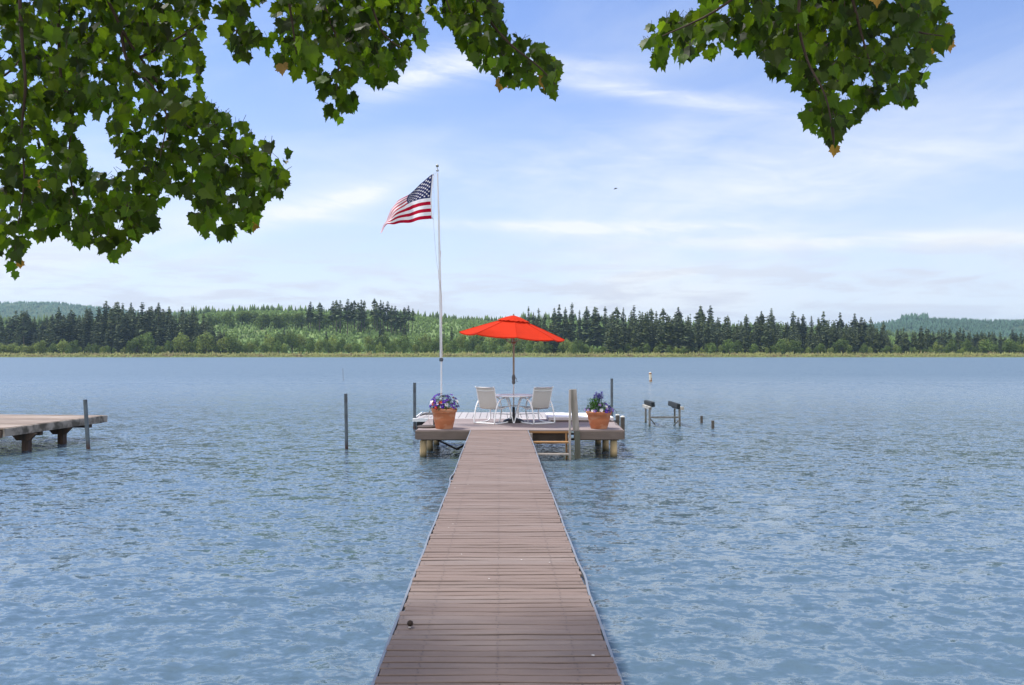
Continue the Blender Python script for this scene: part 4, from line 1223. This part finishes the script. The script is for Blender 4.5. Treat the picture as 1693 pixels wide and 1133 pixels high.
def broadleaf_mesh(seed, width, m, low=True, name="broadleaf"):
    rng = random.Random(seed); mb = MB()
    mb.tube([(0, 0, -.05), (.01, 0, .25), (0, .01, .6)], [.022, .016, .006], 6, 1)
    lobes = []
    for i in range(13):
        a, q = rng.uniform(0, 6.28), math.sqrt(rng.random()) * width * .34
        zc = rng.uniform(.22 if low else .4, .80) 
        lobes.append((Vector((q * math.cos(a), q * math.sin(a), zc - q * .35)), rng.uniform(.13, .21)))
    lobes.append((Vector((0, 0, .80)), .17)); lobes.append((Vector((0.03, 0, .55)), .26))
    for c, r in lobes:
        mb.tube([(0, 0, .15), tuple(c * .9)], [.008, .003], 4, 1)
        for k in range(int(60 * (r / .17) ** 2)):
            u = Vector((rng.gauss(0, 1), rng.gauss(0, 1), rng.gauss(0, 1) + .25)).normalized()
            p = c + u * r * rng.uniform(.72, 1.06)
            if p.z < .02: continue
            n = (u + Vector([rng.uniform(-.6, .6) for _ in range(3)])).normalized()
            s = n.cross(Vector((rng.uniform(-1, 1), rng.uniform(-1, 1), rng.uniform(-1, 1)))).normalized(); d = n.cross(s)
            L_ = rng.uniform(.022, .045)
            mb.add([p - s * L_, p - d * L_ * .8, p + s * L_, p + d * L_ * .9], [(0, 1, 2, 3)])
    me = mb.build(name, [m, bark_m]).data
    bpy.data.objects.remove([o for o in bpy.data.objects if o.data == me][0])
    return me
FIRS = [conifer_mesh(i, w, b, conif_m, r) for i, (w, b, r) in enumerate([(.30, .10, 1), (.36, .06, 1.2), (.27, .18, 1.5), (.40, .08, .8), (.33, .12, 1.6), (.26, .10, 1.2)])]
TALL = [conifer_mesh(20 + i, w, b, conif_m, 2.0) for i, (w, b) in enumerate([(.27, .42), (.24, .48), (.30, .36)])]
CEDAR = [conifer_mesh(40 + i, w, .03, spruce_m, .5) for i, w in enumerate([.34, .40, .30])]
ALDER = [broadleaf_mesh(60 + i, w, decid_m) for i, w in enumerate([.9, 1.1, .8, 1.0])]
WILLOW = [broadleaf_mesh(70 + i, w, decid2_m) for i, w in enumerate([1.0, 1.25, .85])]

def plant(kind, name, px, Y, ytop, rng, label, cat, group, wscale=1.0, sink=0.0):
    base = float(H(px, Y)) - sink
    top = CAMZ - (ytop - CY) * Y / F
    h = top - base
    if h < 2.0: return None
    o = bpy.data.objects.new(name, kind[rng.randrange(len(kind))])
    COL.objects.link(o)
    o.location = ((px - CX) * Y / F, Y, base)
    s = h * wscale * rng.uniform(.82, 1.3)
    o.scale = (s, s, h); o.rotation_euler.z = rng.uniform(0, 6.28)
    return tag(o, label, cat, group)

SKY_L = [(55, 532), (72, 525), (90, 514), (100, 507), (118, 510), (135, 506), (150, 503), (165, 502), (172, 498), (190, 496), (207, 491), (222, 500), (240, 497), (250, 491), (262, 497), (275, 503), (290, 509), (300, 506), (314, 503), (330, 515), (348, 517), (362, 526), (378, 533), (392, 543), (405, 553), (420, 562)]
SKY_R = [(862, 512), (880, 504), (900, 508), (920, 502), (945, 500), (962, 504), (985, 500), (1010, 504), (1040, 502), (1060, 501), (1090, 508), (1112, 506), (1135, 506), (1167, 500), (1180, 511), (1205, 517), (1232, 518), (1255, 514), (1273, 507), (1290, 518), (1308, 515), (1330, 519), (1350, 515), (1368, 511), (1385, 514), (1405, 516), (1428, 518), (1445, 524), (1460, 530), (1472, 540), (1480, 548)]
def build_trees():
    rng = random.Random(21)
    # left stand of dark firs: back rows follow the skyline, front rows lower
    n = 0
    gL = "dark firs of the dense stand on the left far shore"
    for i in range(44):
        px = 58 + i * (345 - 58) / 43 + rng.uniform(-5, 5); Y = rng.uniform(835, 905)
        big = i % 3 == 0
        plant(FIRS, "fir_tree", px, Y, ip(px, SKY_L) + (rng.uniform(-2, 3) if big else rng.uniform(3, 17)), rng, "tall dark fir on the skyline of the left shore stand", "fir tree", gL, 1.0)
    for i in range(34):
        px = 66 + i * (405 - 66) / 33 + rng.uniform(-4, 4); Y = rng.uniform(790, 830)
        plant(FIRS, "fir_tree", px, Y, ip(px, SKY_L) + rng.uniform(12, 34), rng, "dark fir in the front rank of the left shore stand", "fir tree", "front firs of the left stand", 1.05)
    # far left edge: slender firs with bare trunks over bright willows
    for i in range(17):
        px = -34 + i * 5.6 + rng.uniform(-2, 2); Y = rng.uniform(850, 900)
        plant(TALL if i % 2 else FIRS, "fir_tree", px, Y, rng.choice([511, 514, 518, 522, 526]) + rng.uniform(-1, 1), rng, "slender dark fir at the far left edge behind bright bushes", "fir tree", "slender firs at the far left edge", .85)
    # right stand
    gR = "dark firs of the long stand on the right far shore"
    for i in range(72):
        px = 870 + i * (1478 - 870) / 71 + rng.uniform(-6, 6); Y = rng.uniform(930, 1000) if px < 1010 else rng.uniform(840, 910)
        big = i % 3 == 0
        plant(FIRS + TALL[:1] if px > 1000 else FIRS, "fir_tree", px, Y, ip(px, SKY_R) + (rng.uniform(-2, 3) if big else rng.uniform(3, 19)), rng, "tall dark fir on the skyline of the right shore stand", "fir tree", gR, .95)
    for i in range(50):
        px = 1008 + i * (1480 - 1008) / 49 + rng.uniform(-4, 4); Y = rng.uniform(780, 830)
        plant(FIRS if i % 2 else CEDAR, "fir_tree", px, Y, ip(px, SKY_R) + rng.uniform(14, 42), rng, "dark fir in the front rank of the right shore stand", "fir tree", "front firs of the right stand", 1.0)
    for i in range(9):
        px = 893 + i * 5.5 + rng.uniform(-2, 2); Y = rng.uniform(800, 840)
        plant(FIRS, "fir_tree", px, Y, rng.uniform(518, 548), rng, "dark fir grouped behind the red umbrella's right tip", "fir tree", "firs behind the right tip of the umbrella", 1.0)
    # lower right wood
    for i in range(40):
        px = 1484 + i * 6.0 + rng.uniform(-3, 3); Y = rng.uniform(850, 930)
        yt = ip(px, [(1484, 542), (1530, 542), (1560, 543), (1600, 544), (1640, 548), (1665, 552), (1672, 545), (1720, 546)]) + rng.uniform(-3, 7)
        plant(FIRS, "fir_tree", px, Y, yt, rng, "mid green fir in the lower wood at far right", "fir tree", "firs of the lower wood on the right", 1.1)
    for i, (px, yt) in enumerate([(1497, 549), (1512, 551), (1523, 547), (1532, 555), (1490, 558)]):
        plant(CEDAR, "cedar_tree", px, rng.uniform(790, 820), yt, rng, "olive green cedar past the right stand's end", "cedar tree", "olive cedars on the right shore", 1.15)
    # tall old firs with bare trunks on the centre ridge
    spots = [(513, 497), (529, 497), (551, 495), (556, 493), (562, 494), (575, 492), (580, 496), (587, 495), (592, 498), (598, 493), (603, 494), (618, 491), (624, 498), (630, 494), (634, 497), (641, 496), (647, 503), (653, 505), (668, 507), (675, 505), (683, 509), (509, 505), (661, 514)]
    for px, yt in spots:
        o = plant(TALL, "old_fir_tree", px + rng.uniform(-1, 1), rng.uniform(1010, 1060), yt + rng.uniform(-1, 1), rng, "tall bare-trunked old fir above the light green slope", "fir tree", "old firs standing on the centre slope", .95)
    # round dark broadleaf crowns around their feet and along the ridge to the left
    for i in range(34):
        px = 346 + i * 9.6 + rng.uniform(-4, 4)
        yt = ip(px, [(346, 518), (400, 512), (430, 516), (470, 516), (540, 514), (580, 520), (640, 524), (690, 526)]) + rng.uniform(-2, 4)
        plant(ALDER, "broadleaf_tree", px, rng.uniform(1045, 1100), yt, rng, "round dark broadleaf crown in the belt above the light slope", "broadleaf tree", "broadleaf belt on the centre slope", .95)
    # broadleaf trees in front of the slope, near the shore
    for i in range(66):
        px = 395 + i * (960 - 395) / 65 + rng.uniform(-6, 6)
        front = i % 2
        Y = rng.uniform(775, 800) if front else rng.uniform(815, 870)
        yt = rng.uniform(559, 568) if front else ip(px, [(395, 560), (430, 556), (480, 547), (520, 555), (600, 552), (680, 554), (760, 550), (850, 546), (900, 552), (960, 556)]) + rng.uniform(-3, 6)
        plant(ALDER if (i % 3) else WILLOW, "broadleaf_tree", px, Y, yt, rng, "bushy broadleaf tree on the middle shore below the light slope", "broadleaf tree", "broadleaf trees along the middle shore", .85)
    for px, yt in ((470, 540), (476, 545), (540, 545), (629, 540), (633, 538), (667, 540), (669, 536), (440, 546), (734, 541), (747, 539)):
        plant(FIRS, "fir_tree", px, rng.uniform(900, 930), yt, rng, "small lone dark fir among the middle shore broadleaf trees", "fir tree", "lone dark firs among the broadleaf trees", .8)
    # bushes and small trees in front of the stands
    for i in range(30):
        px = 68 + i * 11.2 + rng.uniform(-4, 4)
        yt = rng.choice([572, 568, 574, 560, 566]) if px < 215 else rng.choice([548, 556, 563, 570])
        plant(WILLOW if i % 3 == 0 else ALDER, "shore_tree", px, rng.uniform(765, 785), yt + rng.uniform(-2, 2), rng, "low rounded tree at the foot of the left fir stand", "shore tree", "low trees in front of the left stand", .95)
    for i in range(66):
        px = 940 + i * (1720 - 940) / 65 + rng.uniform(-5, 5)
        yt = rng.choice([576, 572, 574, 565, 568, 560 if px > 1200 else 572])
        plant(WILLOW if i % 3 == 0 else ALDER, "shore_tree", px, rng.uniform(763, 785), yt + rng.uniform(-2, 2), rng, "low rounded tree at the foot of the right fir stand", "shore tree", "low trees in front of the right stand", .95)
    for i in range(15):
        px = -24 + i * 6.8 + rng.uniform(-2, 2)
        plant(WILLOW, "willow_bush", px, rng.uniform(765, 780), rng.uniform(566, 572), rng, "bright yellow green bush on the far left shore", "bush", "bright bushes at the far left", 1.3)
build_trees()
def ordinal_labels():
    """trees of one row are told apart by their place along it"""
    rows = {}
    for o in bpy.data.objects:
        if o.parent is None and o.get("group") and ("firs" in o["group"] or "trees" in o["group"] or "cedars" in o["group"] or "bushes" in o["group"] or "belt" in o["group"]): rows.setdefault(o["group"], []).append(o)
    for g, os_ in rows.items():
        os_.sort(key=lambda o: o.location.x / o.location.y)
        for i, o in enumerate(os_):
            n = i + 1
            suf = "th" if 10 <= n % 100 <= 20 else {1: "st", 2: "nd", 3: "rd"}.get(n % 10, "th")
            o["label"] = "%s, %d%s from the left" % (o["label"], n, suf)
ordinal_labels()

LITE = [conifer_mesh(90 + i, w, .05, conif_m, 1.2, step=2.6) for i, w in enumerate([.36, .42, .30])]
def merged_copies(name, protos, X, Y, Z, h, wd, m, rng, *_):
    Vs, Fs, off = [], [], 0
    data = []
    for me in protos:
        co = np.zeros(len(me.vertices) * 3); me.vertices.foreach_get("co", co); co = co.reshape(-1, 3)
        me.calc_loop_triangles(); t = np.zeros(len(me.loop_triangles) * 3, int); me.loop_triangles.foreach_get("vertices", t); data.append((co, t.reshape(-1, 3)))
    for i in range(len(X)):
        co, t = data[i % len(data)]; a = rng.uniform(0, 6.28); c, s = math.cos(a), math.sin(a)
        Vs.append(np.stack([X[i] + wd[i] * (co[:, 0] * c - co[:, 1] * s), Y[i] + wd[i] * (co[:, 0] * s + co[:, 1] * c), Z[i] + h[i] * co[:, 2]], -1))
        Fs.append(t + off); off += len(co)
    return np_mesh(name, np.concatenate(Vs), np.concatenate(Fs), m)
def build_stuff():
    rng = np.random.RandomState(8)
    # young conifer plantation on the slopes
    n = 26000
    px = rng.uniform(-150, 1760, n); Y = rng.uniform(850, 1290, n) 
    k = (px < 1060) | (Y > 950)
    k &= ~((px < 330) & (Y < 900))
    px, Y = px[k], Y[k]
    h = rng.uniform(3.2, 6.0, len(px)); X = (px - CX) * Y / F
    o = forest_mesh("young_conifers", X, Y, H(px, Y) - .3, h, h * rng.uniform(.65, .85, len(px)), mat("young_conifer", (.115, .195, .042), .85, .25, .05, transl=.4, island=.32, stain=(.14, .215, .05), stain_amt=.4, stain_scale=.012), rng, 6)
    tag(o, "light green plantation of young conifers covering the centre slope", "plantation", kind="stuff")
    # darker, older wood along the crest of the slope
    n = 5200
    px = rng.uniform(-300, 1900, n); Y = rng.uniform(1235, 1480, n)
    X = (px - CX) * Y / F; h = rng.uniform(9, 17, n)
    tall = np.interp(px, [-300, 330, 350, 540, 560, 690, 840, 870, 1480, 1900], [1.3, 1.3, 1, .9, .9, .9, .8, 1.2, 1.0, 1.0])
    o = forest_mesh("crest_forest", X, Y, H(px, Y) - .5, h * tall, h * rng.uniform(.4, .6, n), mat("crest_conifer", (.085, .14, .045), .9, .25, .03, transl=.3, island=.35), rng, 6)
    tag(o, "darker belt of conifers along the crest behind the light green slope", "forest", kind="stuff")
    # the trees hidden between the ranks of the two stands
    px = np.concatenate([rng.uniform(56, 400, 420), rng.uniform(1000, 1490, 620), rng.uniform(1480, 1740, 240), rng.uniform(-40, 60, 50)])
    Y = rng.uniform(800, 930, len(px))
    sk = np.where(px < 500, np.interp(px, [p[0] for p in SKY_L], [p[1] for p in SKY_L]), np.interp(px, [p[0] for p in SKY_R], [p[1] for p in SKY_R]))
    sk = np.where(px > 1478, 548, sk); sk = np.where(px < 58, 534, sk)
    ty = sk + rng.uniform(10, 45, len(px))
    base = H(px, Y); h = np.maximum(CAMZ - (ty - CY) * Y / F - base, 6)
    X = (px - CX) * Y / F
    o = merged_copies("forest_undergrowth", LITE, X, Y, base, h, np.clip(h * .8, 12, 30), mat("undergrowth_fir", (.10, .13, .058), .9, .25, .05, transl=.3, island=.4), rng, 9, 3)
    tag(o, "dense dark conifers filling in between the ranks of the two fir stands", "forest", kind="stuff")
    # marsh reeds and low shrubs along the water's edge: many small blades in tufts
    n = 26000
    px = rng.uniform(-500, 2200, n); Y = 726 + 42 * rng.rand(n) ** 1.2
    z = H(px, Y); X = (px - CX) * Y / F
    cl = .5 + .5 * np.sin(px * .09 + 2 * np.sin(px * .031)) * np.sin(px * .043 + Y * .3)
    h = np.where(Y < 733, rng.uniform(.6, 1.3, n), rng.uniform(1.0, 3.0, n) * (.55 + .9 * cl) + 1.9 * cl * rng.rand(n) * (Y > 742))
    w = np.where(Y < 733, .8, rng.uniform(1.2, 3.2, n))
    o = forest_mesh("marsh_shrubs", X, Y, z - .3, h, w, mat("marsh_shrub", (.135, .145, .042), .9, .3, .03, island=.35, stain=(.13, .10, .05), stain_amt=.8, stain_scale=.05), rng, 5, 2)
    tag(o, "yellow green belt of reeds and low shrubs along the far water's edge", "marsh plants", kind="stuff")
build_stuff()

# ------------------------------------------------------------------ the maple hanging into the picture
MAPLE_L = [(-150, -130), (345, -130), (352, 62), (332, 75), (347, 110), (337, 140), (347, 165), (375, 183), (405, 205), (430, 232), (470, 243), (484, 268), (478, 312), (460, 335), (440, 350), (424, 365), (421, 392),
           (396, 385), (385, 403), (352, 412), (327, 390), (312, 360), (322, 345), (300, 328), (270, 345), (262, 385), (235, 395), (217, 412), (210, 442), (175, 437), (163, 412), (122, 413), (90, 398), (60, 410), (38, 422), (46, 452), (30, 470), (14, 462), (10, 428), (-20, 430), (-150, 440)]
HOLES = [[(130, 205), (152, 190), (168, 215), (182, 245), (200, 262), (178, 285), (165, 298), (150, 285), (137, 250)], [(0, 85), (14, 80), (26, 90), (18, 104), (0, 98)],
         [(165, 140), (185, 142), (190, 152), (172, 152)], [(55, 245), (62, 255), (58, 280), (52, 262)], [(0, 140), (8, 146), (4, 158), (0, 156)], [(255, 105), (264, 108), (262, 122)], [(85, 278), (100, 270), (98, 285)],
         [(325, 70), (350, 60), (352, 100), (335, 95)], [(415, 15), (440, 10), (448, 50), (428, 60), (418, 40)]]
MAPLE_M = [(335, -110), (715, -110), (704, 20), (713, 60), (711, 88), (690, 95), (680, 105), (662, 118), (648, 150), (640, 160), (620, 148), (600, 135), (590, 150), (590, 178), (575, 202), (557, 219), (545, 200), (532, 185), (524, 150), (512, 130), (475, 137), (447, 118), (436, 96), (428, 88), (412, 100), (396, 122), (384, 118), (374, 85), (355, 60)]
MAPLE_C = [(692, -110), (832, -110), (832, 18), (842, 50), (870, 68), (900, 85), (925, 102), (929, 130), (924, 166), (905, 166), (882, 150), (850, 150), (830, 152), (802, 130), (776, 122), (775, 98), (760, 78), (745, 55), (722, 40), (702, 15)]
MAPLE_R = [(1140, -130), (1566, -130), (1560, 20), (1582, 44), (1580, 92), (1562, 82), (1548, 100), (1545, 158), (1520, 184), (1490, 184), (1470, 178), (1442, 190), (1425, 208), (1402, 220), (1390, 236), (1381, 262), (1371, 258), (1366, 240), (1345, 226), (1330, 216), (1305, 202), (1330, 180), (1318, 150), (1300, 142), (1275, 142), (1265, 120), (1255, 88), (1215, 98), (1200, 92), (1172, 110), (1160, 92), (1130, 112), (1105, 114), (1085, 128), (1070, 118), (1060, 100), (1056, 60), (1075, 36), (1100, 30), (1130, 22), (1148, 5)]
def inside(p, poly):
    x, y = p; c = False; j = len(poly) - 1
    for i in range(len(poly)):
        xi, yi = poly[i]; xj, yj = poly[j]
        if (yi > y) != (yj > y) and x < (xj - xi) * (y - yi) / (yj - yi) + xi: c = not c
        j = i
    return c
LEAF_OUT = [(0, 0), (.12, -.04), (.30, -.07), (.31, .03), (.50, .13), (.43, .21), (.46, .33), (.39, .37), (.51, .60), (.38, .60), (.30, .67), (.22, .65), (.19, .78), (.10, .84), (.0, 1.06)]
LEAF_OUT = LEAF_OUT + [(-x, y) for x, y in LEAF_OUT[-2:0:-1]]
def leaf_block(pts, rng):
    """pts: list of (position, length, tip direction, normal) -> verts, faces; every leaf folds along its midrib and curls"""
    V, Fc = [], []
    n = len(LEAF_OUT)
    for pos, L_, d, nr in pts:
        s = d.cross(nr).normalized(); nr = s.cross(d).normalized()
        fold, curl = rng.uniform(.05, .6), rng.uniform(-.5, .6)
        o = len(V)
        j = rng.uniform(.85, 1.15)
        for i, (x, y) in enumerate([(0, .38)] + LEAF_OUT):
            V.append(pos + s * (x * L_ * j) + d * (y * L_) + nr * (L_ * (fold * abs(x) - curl * y * y * .5)))
        for k in range(n): Fc.append((o, o + 1 + k, o + 1 + (k + 1) % n))
    return V, Fc
def build_maple():
    rng = random.Random(17)
    leafm = mat("maple_leaf", (.022, .038, .004), .5, .15, 14, island=.65, subhue=.012, transl=.42, tcol=(.15, .26, .008), spec=.2, coords="Object")
    oldm = mat("maple_leaf_old", (.30, .17, .03), .6, .25, 14, island=.3, transl=.4, tcol=(.5, .28, .03))
    barkm = mat("maple_bark", (.075, .055, .042), .9, .25, 14, (3, 3, .6), bump=.003)
    twigm = mat("maple_twig", (.045, .027, .018), .8, .2, 20)
    root = empty("maple_tree", (-5.6, 1.2, .35), label="big maple tree whose leafy branches hang into the top of the view", cat="tree")
    O = root.location.copy()
    def T(v): return Vector(v) - O
    MB().tube(smooth_path([T((-5.6, 1.2, .1)), T((-5.55, 1.25, 1.5)), T((-5.5, 1.3, 3.0)), T((-5.3, 1.6, 4.6)), T((-5.0, 2.2, 6.2)), T((-4.8, 2.7, 8.0))], 5),
              [.40 - .012 * i for i in range(26)], 16).build("trunk", barkm, root)
    limbs = {"L": [(-5.35, 1.5, 4.4), (-4.8, 3.0, 5.4), (-4.0, 4.6, 5.9), (-3.2, 5.8, 5.7)],
             "M": [(-5.2, 1.8, 5.0), (-3.8, 3.4, 6.2), (-2.3, 5.0, 6.1), (-1.2, 6.0, 5.6)],
             "C": [(-5.1, 2.0, 5.6), (-3.0, 3.4, 6.9), (-1.2, 4.8, 6.6), (-.2, 5.8, 5.6)],
             "R": [(-5.0, 2.2, 6.2), (-2.0, 3.2, 7.4), (1.0, 4.4, 7.2), (2.6, 5.6, 5.9)]}
    subs = {"L": [[(150, -60, 6.0), (205, 55, 6.0), (232, 95, 6.0), (262, 140, 6.1), (290, 190, 6.1), (330, 222, 6.1), (395, 262, 6.0)],
                  [(200, 50, 6.0), (212, 105, 5.9), (250, 140, 5.8), (275, 190, 5.8), (265, 260, 5.8)],
                  [(30, -60, 5.6), (36, 60, 5.6), (42, 140, 5.6), (36, 220, 5.7), (40, 300, 5.7), (30, 370, 5.7)],
                  [(95, -40, 6.2), (100, 120, 6.2), (118, 190, 6.1), (114, 280, 6.1), (135, 370, 6.1)], [(-60, 120, 5.8), (0, 128, 5.8), (32, 100, 5.9)], [(232, 95, 6.0), (300, 60, 6.2), (330, 40, 6.2)]],
            "M": [[(520, -60, 6.1), (540, 20, 6.1), (560, 80, 6.0), (556, 150, 6.0)], [(400, -50, 6.2), (395, 30, 6.2), (385, 80, 6.2)], [(600, -40, 6.0), (630, 50, 6.0), (665, 80, 6.0)], [(470, -40, 5.8), (482, 30, 5.8), (490, 90, 5.8)]],
            "C": [[(760, -60, 6.0), (800, 20, 6.0), (840, 70, 6.0), (890, 110, 6.0), (918, 140, 6.0)], [(720, -50, 6.1), (745, 20, 6.1)]],
            "R": [[(1330, -60, 5.7), (1320, 30, 5.7), (1335, 100, 5.7), (1365, 160, 5.6), (1378, 225, 5.6)], [(1480, -60, 5.9), (1500, 40, 5.9), (1560, 60, 5.9)], [(1260, -40, 5.6), (1180, 20, 5.6), (1095, 60, 5.6)], [(1400, -40, 5.8), (1425, 60, 5.8), (1450, 140, 5.8)], [(1376, 210, 5.6), (1379, 240, 5.6)]]}
    spec = {"L": (MAPLE_L, 3550, (4.4, 5.9), .078), "M": (MAPLE_M, 1200, (4.5, 5.9), .077), "C": (MAPLE_C, 600, (4.7, 5.8), .076), "R": (MAPLE_R, 1400, (4.4, 5.6), .089)}
    for key, (poly, cnt, (ya, yb), size) in spec.items():
        bl = MB(); pth = smooth_path([T(p) for p in limbs[key]], 6)
        bl.tube(pth, [.11 - .075 * i / (len(pth) - 1) for i in range(len(pth))], 10)
        for sub in subs[key]:
            pp = smooth_path([W(px, py, Y * .78) - O for px, py, Y in sub], 5)
            end = pth[-1] if (pth[-1] - pp[0]).length < 3 else pth[-4]
            if len(sub) > 2 or key == "C":
                con = smooth_path([end, end.lerp(pp[0], .5) + Vector((0, 0, .12)), pp[0]], 4)
                if con[-1].z + O.z > 4.6 or True: 
                    if sub[0][1] < 0: bl.tube(con, .02, 6)
            bl.tube(pp, [.0105 * (1 - .7 * i / (len(pp) - 1)) for i in range(len(pp))], 6)
        br = bl.build("branch", [twigm], root)
        # leaf clusters: a cluster hangs from a short twig, leaves overlap like shingles
        x0, x1 = min(p[0] for p in poly), max(p[0] for p in poly); y0, y1 = min(p[1] for p in poly), max(p[1] for p in poly)
        lv, old = [], []; tw = MB(); tries = 0
        hsz = size * F / ((ya + yb) / 2)
        while len(lv) < cnt and tries < cnt * 12:
            tries += 1
            cx_, cy_ = rng.uniform(x0, x1), rng.uniform(y0, y1)
            if not inside((cx_, cy_), poly): continue
            Y = rng.uniform(ya, yb)
            nl = rng.randint(2, 5)
            c = W(cx_, cy_, Y)
            put = 0
            for k in range(nl):
                p = c + Vector((rng.gauss(0, .07), rng.gauss(0, .10), rng.gauss(0, .055)))
                px = CX + p.x * F / p.y; py = CY - (p.z - CAMZ) * F / p.y
                L_ = size * rng.choice([.55, .75, .9, 1, 1, 1.1, 1.25]) * rng.uniform(.9, 1.1)
                tip = (px, py + L_ * F / p.y * .86); mid = (px, py + L_ * F / p.y * .4)
                if not (inside(tip, poly) and inside((px, py + 2), poly) and inside((px - hsz * .33, mid[1]), poly) and inside((px + hsz * .33, mid[1]), poly)): continue
                if any(inside(mid, h) or inside(tip, h) or inside((px + 7, mid[1]), h) or inside((px - 7, mid[1]), h) for h in HOLES): continue
                a = rng.gauss(0, .55)
                d = Vector((math.sin(a) * .8, rng.gauss(0, .35), -math.cos(a))).normalized()
                nr = Vector((rng.gauss(0, .55), -1 if rng.random() < .6 else 1, rng.gauss(.35, .45))).normalized()
                edge = not inside((px, py + hsz * 2.2), poly)
                item = (p - O, L_, d, nr)
                (old if rng.random() < (.008 if edge else .002) else lv).append(item); put += 1
                st = p - d * L_ * .15 + Vector((rng.gauss(0, .02), rng.gauss(0, .02), .02))
                tw.tube([p - O, st - O], .0016, 3, caps=False, smooth=False)
        if key == "R": 
            old.append((W(1379, 240, 5.6) - O, .085, Vector((0, 0, -1)), Vector((.1, -1, .2))))
            for px, py in ((1545, 48), (1555, 62), (1562, 40), (1540, 70), (1565, 66)): old.append((W(px, py, 5.7) - O, .10, Vector((.2, .1, -1)).normalized(), Vector((.3, -1, .1))))
        if key == "L": old.append((W(419, 366, 6) - O, .09, Vector((0, 0, -1)), Vector((.2, -1, .1))))
        V, Fc = leaf_block(lv, rng)
        lf = MB(); lf.add(V, Fc)
        V2, F2 = leaf_block(old, rng)
        lf.add(V2, F2, 1)
        lf.add(tw.v, tw.f, 2)
        lf.build("leaves", [leafm, oldm, twigm], br)
    # the rest of the crown, over and behind the camera's view
    up = []
    while len(up) < 4200:
        t = rng.random(); key = rng.choice("LMCR"); lp = limbs[key]
        i = min(int(t * 3), 2); a, b = Vector(lp[i]), Vector(lp[i + 1]); p = a.lerp(b, t * 3 - i) + Vector((rng.gauss(0, .8), rng.gauss(0, .8), rng.gauss(.55, .55)))
        py = CY - (p.z - CAMZ) * F / max(p.y, .3)
        if p.y > .5 and py > -60: continue
        if p.y > 7.4 or p.z < 3.6: continue
        ld = p - sd * ((p.z - .6) / sd.z)
        if ld.y > 3.4 and abs(ld.x) < .72 * ld.y and rng.random() < .9: continue
        up.append((p - O, rng.uniform(.09, .14), Vector((rng.gauss(0, .5), rng.gauss(0, .5), -1)).normalized(), Vector((rng.gauss(0, .7), rng.gauss(0, .7), 1)).normalized()))
    V, Fc = leaf_block(up, rng)
    MB().add(V, Fc).build("leaves", leafm, root)
build_maple()

# ------------------------------------------------------------------ air
def build_haze():
    m = bpy.data.materials.new("haze_air"); m.use_nodes = True
    nt = m.node_tree; nt.nodes.clear()
    out = nt.nodes.new("ShaderNodeOutputMaterial"); v = nt.nodes.new("ShaderNodeVolumePrincipled")
    v.inputs["Color"].default_value = (.50, .74, 1.0, 1); v.inputs["Density"].default_value = HAZE; v.inputs["Anisotropy"].default_value = .2
    nt.links.new(v.outputs[0], out.inputs["Volume"])
    mb = MB().box((0, 2500, 190), (19000, 15500, 392))
    o = mb.build("haze", m); tag(o, kind="stuff")
HAZE = 0.00007
if HAZE > 0: build_haze()
